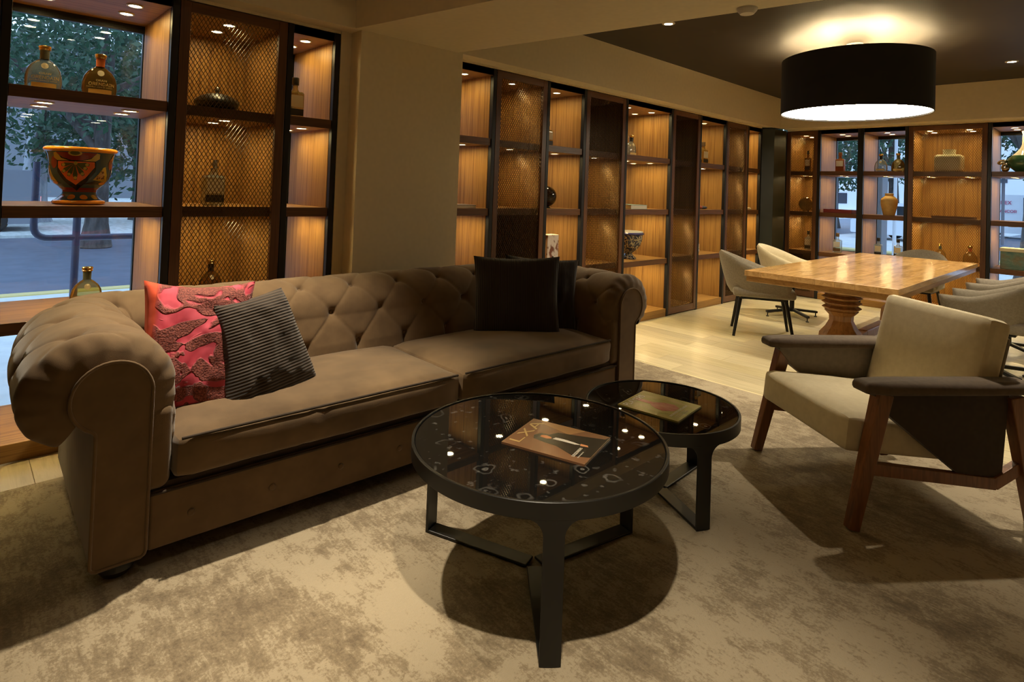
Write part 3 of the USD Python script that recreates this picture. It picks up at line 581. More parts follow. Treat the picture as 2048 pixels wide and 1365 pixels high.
# ------------------------------------------------------------------ lounge chair (local x across its front, y backwards)
ch = thing('lounge_armchair', 'beige upholstered lounge armchair with wooden legs and brown arm pads', 'armchair', (-1.36, 3.17, .012), -37.05)
CW, LEAN = .715, .10
def leg_(x, y0, y1, z1, out, nm='leg', w=.058, d=.066):
    # a square post tilting along y and slightly to the side
    pts = [np.array([x + out, y0, 0]), np.array([x, y1, z1])]
    L = np.linalg.norm(pts[1] - pts[0]); dz = (pts[1] - pts[0]) / L
    xx = np.array([1., 0, 0]); xx -= dz * (xx @ dz); xx /= np.linalg.norm(xx); yy = np.cross(dz, xx)
    m = MB().rbox(-w / 2, w / 2, -d / 2, d / 2, 0, L, .006, 2); v, f = m.arr()
    k = 1 - .28 * (1 - v[:, 2:3] / L) * np.array([[1, 1, 0]]); v = v * k
    return T(v @ np.stack([xx, yy, dz], 1).T + pts[0], f)
for x, o in ((.0, -.012), (CW, .012)):
    obj('leg', leg_(x, .0, .135, .55, o), 'chair_wood', ch, 30)
    obj('leg', leg_(x, .83, .735, .535, o), 'chair_wood', ch, 30)
    # side rail: drops back from the front leg, then rises to the rear leg
    obj('side_rail', MB().bar((x, .055, .245), (x, .655, .168), .034, .05, bev=.004).bar((x, .645, .166), (x, .79, .245), .034, .05, bev=.004), 'chair_wood', ch, 30)
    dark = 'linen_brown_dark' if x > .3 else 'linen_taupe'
    sgn = 1 if x > .3 else -1
    panel = Polygon([(.105, .545), (.70, .545), (.672, .20), (.50, .215), (.175, .46)]).buffer(.012, 4)
    Rm = np.array([[0, 0, 1.], [1, 0, 0], [0, 1, 0]])
    obj('arm_panel', MB().prism(panel, .040, Rm, (x - .020 - sgn * .012, 0, 0)), dark, ch, 40)
    # padded arm top: long tapering board
    g = Polygon([(x - .036, .04), (x + .036, .04), (x + .055, .12), (x + .058, .60), (x + .05, .80), (x - .045, .80), (x - .055, .60), (x - .052, .12)]).buffer(.012, 5)
    pd = MB(); top = np.array(g.simplify(.002).exterior.coords)[:-1]; n = len(top); cen = top.mean(0)
    rings = []
    for sc, z in ((.86, .556), (.96, .559), (1., .568), (1.0, .580), (.94, .594), (.7, .602), (.3, .606), (.01, .607)):
        rings.append(np.column_stack([cen + (top - cen) * [sc if sc > .8 else sc, 1 - (1 - sc) * .25 if sc > .3 else sc], np.full(n, z)]))
    pd.grid(np.array(rings), close_v=True, flip=False)
    obj('arm_pad', pd, 'linen_brown', ch, 50)
def cush(x0, x1, y0, y1, z0, z1, crown, r=.03, R=None, t=None):
    v, f = puffed(x0, x1, y0, y1, z0, z1, crown, r, seed=4, wr=.0015)
    if R is not None: v = v @ R.T
    if t is not None: v = v + np.array(t)
    return T(v, f)
obj('seat', cush(.030, CW - .030, -.035, .66, .275, .430, .018, .03, rotm(-.10, 0, 0), (0, 0, .012)), 'linen_beige', ch, True)
obj('back_cushion', cush(.045, CW - .045, -.055, .060, .0, .545, .0, .03, rotm(-.25, 0, 0), (0, .60, .315)), 'linen_beige', ch, True)
obj('back_shell', cush(.060, CW - .060, .056, .082, -.05, .48, .0, .012, rotm(-.25, 0, 0), (0, .60, .315)), 'linen_taupe', ch, True)
obj('cross_rail', MB().bar((.06, .20, .272), (CW - .06, .20, .272), .034, .02, bev=.004).bar((.02, .64, .19), (CW - .02, .64, .19), .034, .046, bev=.004), 'chair_wood', ch, 30)
# ------------------------------------------------------------------ dining table on carved pedestals
tb = thing('dining_table', 'long golden oak dining table on carved wooden pedestals under the drum lamp', 'dining table', (-1.665, 6.345, 0))
wood('oak_board', (.40, .215, .07), (.60, .36, .14), (20, 2.6, 20), .17, .3, .09)
wood('oak_apron', (.33, .18, .062), (.50, .29, .11), (22, 2.4, 60), .33, .5, .04)
TW, TL = 1.10, 3.05
nb = 8
for k in range(nb):
    a = -TW / 2 + TW * k / nb
    obj('top_board', MB().rbox(a + .0004, a + TW / nb - .0004, -TL / 2, TL / 2, .706, .750, .002, 1), 'oak_board', tb)
obj('apron', MB().rbox(-TW / 2 + .012, TW / 2 - .012, -TL / 2 + .012, TL / 2 - .012, .660, .706, .003, 1), 'oak_apron', tb)
for s in (-1, 1):
    pr = [(.0005, .0), (.20, .0), (.20, .06), (.175, .085), (.168, .20), (.162, .25), (.118, .305), (.090, .36), (.092, .40), (.128, .438)]
    z = .445
    for k in range(5):
        r = .158 - .003 * (4 - k); pr += [(.122, z), (r, z + .017), (r + .002, z + .022), (.120, z + .041)]; z += .0425
    pr += [(.16, .658), (.0005, .658)]
    pd = obj('pedestal', MB().lathe(pr, 8, rotm(0, 0, PI / 8), (0, s * .90, 0)), 'oak_carved', tb)
    # swept foot towards the middle of the table
    cu = bezier((0, s * .80, .27), (0, s * .62, .13), (0, s * .30, .16), 10)
    ft = MB()
    for q0, q1 in zip(cu[:-1], cu[1:]): ft.bar(q0, q1 + (q1 - q0) * .15, .07, .075, up=(1, 0, 0))
    obj('swept_brace', ft, 'oak_carved', pd)
obj('stretcher', MB().rbox(-.04, .04, -.32, .32, .12, .20, .008, 1), 'oak_carved', tb)
# ------------------------------------------------------------------ tub dining chairs (local x towards the front)
def tub():
    t = np.linspace(0, 1, 90); half = .265
    La, Lb = .35, PI * half
    Ltot = 2 * La + Lb; s = t * Ltot
    px = np.where(s < La, .285 - s, np.where(s > La + Lb, -.065 + (s - La - Lb), -.065 - half * np.sin((s - La) / half)))
    py = np.where(s < La, -half, np.where(s > La + Lb, half, -half * np.cos((s - La) / half)))
    nx = np.where(s < La, 0, np.where(s > La + Lb, 0, -np.sin((s - La) / half))); ny = np.where(s < La, -1, np.where(s > La + Lb, 1, -np.cos((s - La) / half)))
    w = np.clip((np.sin(np.clip((t - .12) / .76, 0, 1) * PI)), 0, 1)
    top = .635 + .178 * w ** 1.3; th = .026
    prof = [(0., 0)]
    rows = []
    for f, o in ((.0, .0), (.15, th * .8), (.45, th), (.8, th), (.93, th * .85), (1.0, 0), (.93, -th * .85), (.8, -th), (.4, -th), (.0, -th)):
        z = .40 + (top - .40) * f
        tap = 1 - .17 * (1 - f) ** 1.3
        back = -.05 * f * w
        e = np.clip(np.minimum(t, 1 - t) / .03, 0, 1) ** .5
        rows.append(np.stack([px * tap + nx * o * e + back, py * tap + ny * o * e, z], -1))
    return MB().grid(np.array(rows), flip=False)
def dining_chair(label, loc, rot, base, tone='linen_grey'):
    t = thing('dining_chair', label, 'chair', loc, rot)
    obj('tub_shell', tub(), tone, t, 60)
    obj('seat_pad', puffed(-.26, .305, -.232, .232, .385, .475, .014, .03, seed=9, wr=.001), tone, t, True)
    obj('under_frame', MB().rbox(-.19, .24, -.19, .19, .362, .386, .006, 1), 'black_metal', t)
    if base == 'legs':
        for x, y in ((-.19, -.17), (-.19, .17), (.22, -.17), (.22, .17)):
            obj('leg', MB().tube([(x * 1.30, y * 1.35, 0), (x, y, .37)], [.0135, .019], 10), 'black_metal', t, 40)
    else:
        obj('column', MB().tube([(0, 0, .06), (0, 0, .37)], .026, 14), 'black_metal', t, 40)
        for k in range(4):
            a = math.radians(45 + 90 * k); c, s = math.cos(a), math.sin(a)
            lg = obj('base_arm', MB().bar((0, 0, .085), (.31 * c, .31 * s, .055), .038, .026, bev=.004), 'black_metal', t)
            obj('glide', MB().lathe([(.0005, 0), (.016, 0), (.018, .008), (.006, .012), (.006, .05)], 12, t=(.295 * c, .295 * s, 0)), 'black_satin', lg, 40)
    return t
dining_chair('grey tub dining chair with four black legs at the near left table corner', (-2.56, 5.93, 0), 28, 'legs')
dining_chair('pale tub dining chair on a star base, second along the table by the shelves', (-2.70, 7.12, 0), 8, 'star', 'linen_beige')
dining_chair('grey tub dining chair at the far head of the table under the windows', (-1.70, 8.06, 0), -90, 'legs')
dining_chair('dark grey tub dining chair on a star base just behind the armchair', (-.79, 6.10, 0), 180, 'star')
dining_chair('tub dining chair at the far right of the table, its lit arm just showing', (-.79, 7.22, 0), 180, 'star')
# ------------------------------------------------------------------ things on the shelves
def on(wall, u, lv, v=.18):                         # where a thing stands: base point and its turn towards the room
    (x, y, z), r = place(wall, u, v, ZS[lv]); return (x, y, z), r
def revolve_decal(rad, poly, off=.0012, zc=0.):
    """a flat outline given as (angle, height) wrapped onto a turned body"""
    m = trimesh.creation.extrude_polygon(poly, .0006, engine='earcut').subdivide_to_size(.02)
    a, z, d = m.vertices[:, 0], m.vertices[:, 1], m.vertices[:, 2]; r = rad(z) + off * .2 + d * 2
    return T(np.stack([r * np.sin(a), -r * np.cos(a), z], 1), m.faces)
def ellipse(cx, cz, a, b, rot=0., n=24): return affinity.rotate(affinity.scale(Point(cx, cz).buffer(1., n // 4), a, b), rot)
plain('glaze_orange', (.78, .30, .028), .12); plain('glaze_blue', (.05, .10, .15), .12); plain('glaze_red', (.80, .16, .03), .12); plain('glaze_maroon', (.24, .03, .02), .12); plain('glaze_olive', (.50, .37, .06), .12); plain('glaze_green', (.10, .11, .025), .12); plain('glaze_black', (.012, .012, .016), .12)
noisy('glaze_cream', [(.42, (.10, .045, .02)), (.5, (.55, .36, .17))], (90, 90, 90), 2, .15)
def painted_bowl(label, loc, rot):
    t = thing('painted_bowl', label, 'bowl', loc, rot)
    pz = np.array([.028, .045, .06, .075, .09, .105, .125, .155, .19, .225, .255, .275]); pr_ = np.array([.096, .078, .073, .074, .088, .107, .122, .132, .136, .138, .143, .150])
    rad = lambda z: np.interp(z, pz, pr_)
    zz = np.linspace(.028, .275, 26)
    prof = [(.0005, .002)] + [(.100, .002)] + [(.112, .010), (.108, .020), (.098, .028)] + [(rad(z), z) for z in zz[1:]] + [(.146, .28), (.13, .27), (.122, .20), (.10, .125), (.05, .10), (.0005, .095)]
    obj('bowl_body', MB().lathe(prof, 72), 'glaze_blue', t, 40)
    obj('rim', MB().lathe([(.148, .272), (.158, .276), (.1625, .284), (.158, .294), (.148, .298), (.138, .292), (.138, .278)], 72), 'glaze_orange', t, True)
    obj('foot_ring', MB().lathe([(.104, .003), (.114, .004), (.117, .012), (.111, .021), (.098, .025)], 64), 'glaze_orange', t, True)
    dc = lambda poly, m, off: obj('painted_motif', revolve_decal(rad, poly, off), m, t)
    for base in (-.30, -.30 + 2 * PI / 3, -.30 + 4 * PI / 3):
        f = lambda pts: Polygon([(base + a, z) for a, z in pts])
        dc(f([(-.56, .222), (.60, .222), (.64, .195), (.36, .135), (.02, .096), (-.30, .128), (-.58, .19)]).buffer(.025), 'glaze_black', .001)
        dc(f([(-.56, .222), (.60, .222), (.62, .197), (.34, .138), (.02, .102), (-.28, .132), (-.56, .19)]), 'glaze_red', .004)
        for ang in (-78, -48, -22, 2, 30, 58, 82):
            q = math.radians(ang); L = .085 if abs(ang) < 10 else .072 if abs(ang) < 50 else .058
            c = Polygon([(0, 0), (.010, -L * .7), (.006, -L), (-.006, -L), (-.010, -L * .7)]); c = affinity.rotate(c, ang, origin=(0, 0))
            c = Polygon([(base + x / .132, .214 + y) for x, y in c.exterior.coords]); dc(c, 'glaze_green', .007)
            tip = (base + math.sin(q) * (L - .010) / .132, .214 - math.cos(q) * (L - .010)); dc(ellipse(tip[0], tip[1], .055, .0075), 'glaze_olive', .009)
        dc(ellipse(base + .02, .214, .06, .009), 'glaze_olive', .010)
        dc(f([(-.62, .268), (.66, .268), (.45, .240), (.2, .228), (-.1, .228), (-.4, .242)]), 'glaze_maroon', .004)
        dc(ellipse(base + .0, .264, .20, .014), 'glaze_olive', .006); dc(ellipse(base + .0, .265, .14, .010), 'glaze_green', .008)
        for sx in (-1, 1): dc(f([(sx * .72 + .02, .264), (sx * .62 + .02, .268), (sx * .46 + .02, .238), (sx * .20 + .02, .226), (sx * .60 + .02, .226), (sx * .74 + .02, .24)]), 'glaze_olive', .007)
        dc(f([(.62, .13), (.95, .195), (1.05, .20), (1.22, .145), (1.36, .118)]), 'glaze_olive', .004); dc(f([(.66, .134), (.94, .186), (1.02, .17), (1.10, .135)]), 'glaze_cream', .006)
        dc(f([(.25, .106), (.7, .124), (1.3, .126), (1.5, .108)]), 'glaze_black', .003); dc(ellipse(base + 1.15, .112, .2, .008), 'glaze_orange', .006)
        dc(ellipse(base + 1.35, .215, .14, .03), 'glaze_maroon', .004)
    for k in range(10): dc(ellipse(k * 2 * PI / 10 + .1, .040, .20, .012), ['glaze_orange', 'glaze_olive', 'glaze_maroon'][k % 3], .003)
    dc(sbox(-PI, .066, PI, .088), 'glaze_maroon', .0008)
    return t
(l, r) = on('L', .495, 2, .255); painted_bowl('large painted ceramic bowl with orange rim on the left window shelf', l, r)
def dome_bottle(label, wall, u, lv, h, w, fill, neck, txt=False, v=.18, turn=0.):
    l, r = on(wall, u, lv, v); t = thing('round_bottle', label, 'bottle', l, r + turn)
    hb = h * .70; R = w / 2; dp = .46
    prof = [(.0005, 0), (R * .86, 0), (R * .95, .006), (R, .25 * hb), (R * .99, .45 * hb), (R * .90, .66 * hb), (R * .72, .82 * hb), (R * .45, .94 * hb), (R * .26, hb), (R * .24, hb + .01)]
    obj('glass_body', MB().lathe(prof, 40, sy=dp * 1.05), fill, t, True)
    obj('neck_band', MB().lathe([(R * .255, hb + .001), (R * .265, h * .90), (R * .0005, h * .90)], 24), neck, t, 40)
    obj('stopper', MB().lathe([(.0005, h * .90), (R * .33, h * .90), (R * .35, h * .92), (R * .30, h * .935), (R * .35, h * .95), (R * .35, h * .985), (R * .30, h), (.0005, h)], 28), 'brass', t, 40)
    f = lambda a, z: -(dp * 1.05) * np.sqrt(np.clip(np.interp(z, [p[1] for p in prof], [p[0] for p in prof]) ** 2 - a * a, 0, None)) - .0008
    def front(m, nm, mt):
        m = m.subdivide_to_size(.02) if len(m.faces) < 200 else m
        p = m.vertices; obj(nm, T(np.stack([p[:, 0], f(p[:, 0], p[:, 1]) - p[:, 2] * .5, p[:, 1]], 1), m.faces), mt, t)
    front(trimesh.creation.extrude_polygon(sbox(-R * .66, hb * .10, R * .66, hb * .24), .0006, engine='earcut'), 'label', 'label_gold')
    front(trimesh.creation.extrude_polygon(ellipse(0, hb * .78, R * .2, R * .2), .0006, engine='earcut'), 'seal', 'label_cream')
    if txt:
        for s, hh, z in (('GRAN', h * .045, hb * .50), ('ORENDAIN', h * .07, hb * .36), ('TEQUILA 100% DE AGAVE', h * .026, hb * .29)):
            m = meshkit.text_mesh(s, hh, .0004, True); m.vertices[:, 0] -= m.vertices[:, 0].mean(); wd = np.ptp(m.vertices[:, 0]); m.vertices[:, 0] *= min(1.25, R * 1.45 / wd); m.vertices[:, 1] += z; front(m, 'lettering', 'label_gold')
    return t
def square_bottle(label, wall, u, lv, h, w, fill, cap, band='label_black', tag_='label_cream', v=.18, turn=0., name='square_bottle', liquid=None):
    l, r = on(wall, u, lv, v); t = thing(name, label, 'bottle', l, r + turn); hb = h * .66; R = w / 2
    obj('glass_body', MB().rbox(-R, R, -R * .62, R * .62, 0, hb, R * .28, 3).lathe([(R * .62, hb - .012), (R * .34, hb + h * .05), (R * .30, h * .84)], 24), fill, t, 40)
    if liquid: obj('liquid', MB().rbox(-R * .86, R * .86, -R * .5, R * .5, .008, hb * liquid[1], R * .2, 2), liquid[0], t, 40)
    obj('cap', MB().lathe([(.0005, h * .82), (R * .40, h * .82), (R * .42, h * .83), (R * .42, h * .985), (R * .38, h), (.0005, h)], 24), cap, t, 40)
    obj('label', MB().box(-R * .78, R * .78, -R * .62 - .0012, -R * .62 + .001, hb * .42, hb * .86), tag_, t)
    obj('label', MB().box(-R * .86, R * .86, -R * .62 - .0016, -R * .62 + .001, hb * .12, hb * .36), band, t)
    return t
dome_bottle('clear round bottle with green neck band, left of the two on the top left shelf', 'L', .316, 3, .226, .150, 'clear_bottle', 'cork_green', True)
dome_bottle('dark amber round bottle with orange neck band on the top left shelf', 'L', .548, 3, .226, .155, 'amber_bottle', 'cork_orange', True)
dome_bottle('golden round bottle showing just above the left end of the sofa back', 'L', .537, 1, .222, .142, 'gold_bottle', 'cork_green')
l, r = on('L', 1.135, 3, .2); t = thing('lidded_dish', 'low dark lidded dish with a bright knob behind the left mesh door', 'dish', l, r)
obj('dish', MB().lathe([(.0005, 0), (.085, 0), (.115, .018), (.124, .042), (.122, .048)], 48), 'cap_dark', t, True)
obj('lid', MB().lathe([(.122, .048), (.116, .062), (.09, .082), (.05, .097), (.02, .103), (.0005, .104)], 48), 'cap_dark', t, True)
obj('knob', MB().lathe([(.010, .100), (.012, .112), (.022, .122), (.022, .134), (.010, .142), (.0005, .143)], 24), 'chrome', t, True)
square_bottle('clear square bottle with black label on the middle shelf of left mesh cabinet', 'L', 1.138, 2, .272, .118, 'clear_bottle', 'chrome', v=.2)
dome_bottle('amber round bottle low in the left mesh cabinet, just over the sofa back', 'L', 1.146, 1, .222, .13, 'amber_bottle', 'cap_dark', v=.2)
square_bottle('pale gold square bottle with black cap on narrow shelf next to the column', 'L', 1.60, 3, .268, .108, 'gold_bottle', 'cap_dark')
square_bottle('square bottle with black cap on the upper shelf over the dark cushions', 'L', 4.01, 3, .240, .10, 'gold_bottle', 'cap_dark')
l, r = on('L', 4.02, 2, .18); t = thing('glass_globe', 'smoked glass globe on the middle shelf above the dark cushions', 'ornament', l, r)
obj('globe', MB().tm(trimesh.creation.icosphere(4, .098), t=(0, 0, .108)), 'smoke_glass', t, True); obj('stand', MB().lathe([(.0005, 0), (.045, 0), (.045, .006), (.03, .014), (.034, .020)], 28), 'cap_dark', t, 40)
noisy('hide_pattern', [(.40, (.18, .07, .04)), (.46, (.62, .54, .47)), (.7, (.70, .63, .56))], (14, 14, 8), 3, .35)
l, r = on('L', 4.075, 1, .17); t = thing('patterned_block', 'tall white and brown patterned block on the shelf above the dark cushions', 'ornament', l, r)
obj('block', MB().rbox(-.078, .078, -.05, .05, .0, .300, .008, 2), 'hide_pattern', t, 30); obj('handle_hole', MB().lathe([(.0005, -.001), (.014, -.001), (.014, .003), (.0005, .003)], 20, rotm(PI / 2, 0, 0), (.0, -.049, .075), 1., 2.), 'cap_dark', t)
def book(label, wall, u, lv, w, d, h, cover, v=.16, turn=0.):
    l, r = on(wall, u, lv, v); t = thing('book', label, 'book', l, r + turn)
    obj('pages', MB().box(-w / 2 + .002, w / 2 - .004, -d / 2 + .004, d / 2 - .004, .003, h - .003), 'page_edge', t)
    obj('cover', MB().box(-w / 2, w / 2, -d / 2, d / 2, 0, .003).box(-w / 2, w / 2, -d / 2, d / 2, h - .003, h).box(-w / 2, w / 2, d / 2 - .003, d / 2, .003, h - .003), cover, t)
plain('book_teal', (.16, .34, .32), .4); plain('book_grey', (.22, .20, .20), .4); plain('book_red', (.16, .018, .022), .35)
book('thin grey book lying on the middle shelf right beside the plaster column', 'L', 2.95, 2, .26, .19, .026, 'book_grey')
book('white and teal book lying on the middle shelf above the blue urn', 'L', 5.345, 2, .30, .22, .045, 'book_teal')
l, r = on('L', 3.50, 1, .15); t = thing('openwork_ornament', 'small silver openwork ornament low in mesh cabinet right of the column', 'ornament', l, r)
m = MB()
for k in range(6):
    a = np.linspace(0, 2 * PI, 30)[:-1]; c = np.stack([.045 * np.cos(a), 0 * a, .06 + .060 * np.sin(a)], 1) @ rotm(0, 0, k * PI / 6).T; m.tube(c, .004, 6, closed=True)
obj('ribs', m, 'chrome', t, True); obj('base', MB().lathe([(.0005, 0), (.03, 0), (.03, .006), (.0005, .006)], 20), 'chrome', t)
dome_bottle('clear round bottle on the top shelf of the bay with the blue urn', 'L', 5.345, 3, .228, .165, 'clear_bottle', 'cap_dark')
noisy('urn_glaze', [(.44, (.02, .025, .055)), (.50, (.50, .42, .24)), (.56, (.03, .03, .05))], (30, 30, 22), 3, .15)
l, r = on('L', 5.385, 1, .2); t = thing('footed_urn', 'dark blue and cream patterned footed urn on lower shelf beyond the sofa', 'urn', l, r)
obj('urn_body', MB().lathe([(.0005, .0), (.082, .0), (.085, .012), (.06, .03), (.04, .055), (.045, .07), (.09, .10), (.125, .15), (.143, .21), (.148, .262), (.14, .262), (.12, .19), (.07, .12), (.0005, .1)], 56), 'urn_glaze', t, 40)
plain('glaze_white', (.66, .64, .60), .15); plain('glaze_navy', (.03, .03, .12), .15)
obj('rim', MB().lathe([(.146, .262), (.160, .268), (.163, .278), (.15, .290), (.138, .286), (.138, .266)], 56), 'glaze_navy', t, True); obj('rim_top', MB().lathe([(.150, .288), (.148, .301), (.134, .301), (.134, .286)], 56), 'glaze_white', t, 40)
square_bottle('square bottle with cork and black label on the bay left of the grey chair', 'L', 6.90, 3, .282, .135, 'gold_bottle', 'cap_brown')
plain('stone_red', (.30, .07, .05), .5); plain('stone_blue', (.05, .06, .10), .5)
l, r = on('L', 6.86, 2, .16); t = thing('trinket', 'small red and blue trinket on the middle shelf of the bay by grey chair', 'ornament', l, r)
m = trimesh.creation.icosphere(3, 1.); obj('stone', T(m.vertices * [.05, .035, .022] + [-.045, 0, .022], m.faces), 'stone_red', t, True); obj('stone', T(m.vertices * [.062, .04, .020] + [.055, .0, .020], m.faces), 'stone_blue', t, True)
square_bottle('slim pale blue bottle on the lower shelf of the bay by the grey chair', 'L', 6.80, 1, .19, .075, 'clear_bottle', 'glaze_navy', 'label_white', 'label_white', name='slim_bottle')
l, r = on('L', 8.15, 2, .14); t = thing('stone_shell', 'tiny cream shell on the middle shelf of the last bay before the corner', 'ornament', l, r)
obj('shell', T(m.vertices * [.06, .03, .016] + [0, 0, .016], m.faces), 'label_cream', t, True); obj('shell_lip', T(m.vertices * [.03, .012, .008] + [0, -.026, .010], m.faces), 'glaze_white', t, True)
square_bottle('dark tall bottle on the top shelf of narrow mesh cabinet on far wall', 'R', -3.195, 3, .30, .08, 'amber_bottle', 'cap_dark')
l, r = on('R', -3.185, 2, .13); t = thing('table_clock', 'round cream faced table clock behind the mesh by the dark corner', 'clock', l, r)
RC_ = rotm(PI / 2, 0, 0)
obj('case', MB().lathe([(.0005, .03), (.088, .03), (.098, .02), (.1, .0), (.098, -.012), (.09, -.014), (.088, -.006)], 40, RC_, (0, 0, .104)), 'brass', t, 40)
obj('dial', MB().lathe([(.0005, -.008), (.089, -.008), (.089, -.004), (.0005, -.004)], 40, RC_ @ np.diag([1, 1, 1.]), (0, 0, .104)), 'label_cream', t)
hd = MB().bar((0, -.0095 + .02, .104), (.03, -.0095 + .02, .135), .006, .002, up=(0, 1, 0)).bar((0, -.0095 + .02, .104), (-.02, -.0095 + .02, .165), .004, .002, up=(0, 1, 0)); obj('hands', shift(hd, (0, -.0225, 0)), 'cap_dark', t)
for k in range(12): obj('hour_mark', MB().box(-.003, .003, -.0122, -.0080, .066, .080, rotm(0, k * PI / 6, 0), (0, 0, .104)), 'cap_dark', t)
for s in (-.03, .03): obj('foot', MB().rbox(s - .01, s + .01, -.012, .012, 0, .016, .003, 1), 'brass', t)
square_bottle('clear bottle on the lowest visible shelf of the narrow far mesh cabinet', 'R', -3.165, 1, .27, .09, 'clear_bottle', 'cap_dark')
square_bottle('orange bottle with white label on the top shelf of the far window', 'R', -2.772, 3, .265, .112, 'orange_bottle', 'orange_bottle', 'orange_bottle', 'label_white')
l, r = on('R', -2.745, 2, .13); t = thing('red_tray', 'dark red tray lying across the far window shelf', 'tray', l, r)
obj('tray_base', MB().rbox(-.175, .175, -.12, .12, 0, .010, .003, 1), 'book_red', t)
for q in ((-.175, .175, -.12, -.108), (-.175, .175, .108, .12), (-.175, -.163, -.108, .108), (.163, .175, -.108, .108)): obj('tray_edge', MB().rbox(*q, .008, .050, .003, 1), 'book_red', t)
square_bottle('clear square bottle with dark label standing low in the far window', 'R', -2.785, 1, .268, .105, 'clear_bottle', 'cap_brown', 'cap_brown', 'label_white')
dome_bottle('left one of two round bottles in the far window, clear with dark stopper', 'R', -2.283, 3, .235, .152, 'clear_bottle', 'cap_dark')
dome_bottle('right one of two round bottles in the far window, filled with amber', 'R', -2.088, 3, .240, .152, 'amber_bottle', 'cork_green')
noisy('mustard_clay', [(.3, (.42, .25, .07)), (.7, (.56, .36, .12))], (12, 12, 12), 4, .55)
l, r = on('R', -2.180, 2, .18); t = thing('clay_jar', 'mustard coloured clay jar on the middle shelf of the far window', 'jar', l, r)
obj('jar_body', MB().lathe([(.0005, 0), (.060, 0), (.066, .006), (.082, .08), (.095, .15), (.097, .19), (.090, .215), (.066, .240), (.050, .250)], 48), 'mustard_clay', t, True); obj('jar_neck', MB().lathe([(.050, .248), (.047, .262), (.050, .285), (.042, .287), (.040, .25)], 40), 'mustard_clay', t, 40)
square_bottle('bottle with dark cap low in the far window, left behind the chair back', 'R', -2.292, 1, .245, .09, 'clear_bottle', 'cap_dark')
square_bottle('bottle with dark cap low in the far window, right behind the chair back', 'R', -2.070, 1, .245, .09, 'clear_bottle', 'cap_dark')
noisy('white_ceramic', [(.3, (.50, .46, .30)), (.7, (.62, .58, .42))], (9, 9, 9), 3, .45)
l, r = on('R', -1.563, 3, .24); t = thing('white_jar', 'squat white ceramic jar with short neck behind the wide far mesh door', 'jar', l, r)
obj('jar_body', MB().rbox(-.14, .14, -.11, .11, 0, .215, .035, 4), 'white_ceramic', t, True); obj('jar_neck', MB().lathe([(.068, .212), (.064, .225), (.066, .268), (.07, .28), (.0005, .278)], 40), 'white_ceramic', t, 40)
l, r = on('R', -1.50, 2, .2); t = thing('long_tray', 'long flat dark tray on the middle shelf of the wide far mesh cabinet', 'tray', l, r)
obj('tray_base', MB().rbox(-.21, .21, -.10, .10, 0, .010, .003, 1), 'teak_frame', t); obj('tray_rim', MB().rbox(-.21, .21, -.10, -.09, .008, .026, .002, 1).rbox(-.21, .21, .09, .10, .008, .026, .002, 1), 'teak_frame', t)
dome_bottle('round bottle with green neck, left of two low in the wide far cabinet', 'R', -1.625, 1, .225, .12, 'gold_bottle', 'cork_green')
dome_bottle('round bottle with orange neck, right of two low in the wide far cabinet', 'R', -1.330, 1, .225, .14, 'gold_bottle', 'cork_orange')
noisy('vase_glaze', [(.3, (.035, .10, .05)), (.7, (.07, .19, .10))], (5, 5, 5), 3, .08)
l, r = on('R', -.85, 3, .2); t = thing('long_necked_vase', 'green and white long necked vase at the right picture edge', 'vase', l, r)
obj('vase_body', MB().lathe([(.0005, 0), (.07, 0), (.085, .008), (.14, .06), (.165, .11), (.155, .15), (.118, .19)], 48), 'vase_glaze', t, True); obj('vase_shoulder', MB().lathe([(.118, .19), (.075, .235), (.045, .275), (.030, .32), (.026, .44), (.034, .47), (.026, .475)], 40), 'glaze_white', t, True)
l, r = on('R', -1.025, 3, .12); t = thing('silver_shell', 'two shiny silver pebbles leaning together on shelf beside the green vase', 'ornament', l, r)
m = trimesh.creation.icosphere(3, 1.); obj('pebble', T((m.vertices * [.040, .028, .052]) + [.012, 0, .050], m.faces), 'chrome', t, True); obj('pebble', T((m.vertices * [.048, .03, .028]) @ rotm(0, -.4, 0).T + [-.02, .02, .115], m.faces), 'chrome', t, True)
noisy('teal_relief', [(.35, (.20, .17, .10)), (.5, (.14, .22, .17)), (.65, (.06, .15, .13))], (7, 7, 10), 4, .5, .9, (22, 22, 22), .012)
l, r = on('R', -.84, 1, .16); t = thing('carved_chest', 'teal and sand coloured carved chest low at the right picture edge', 'box', l, r)
obj('chest_body', MB().rbox(-.20, .20, -.10, .10, 0, .20, .008, 2), 'teal_relief', t, 30); obj('chest_lid', MB().rbox(-.206, .206, -.106, .106, .20, .242, .010, 2), 'label_cream', t, 30)
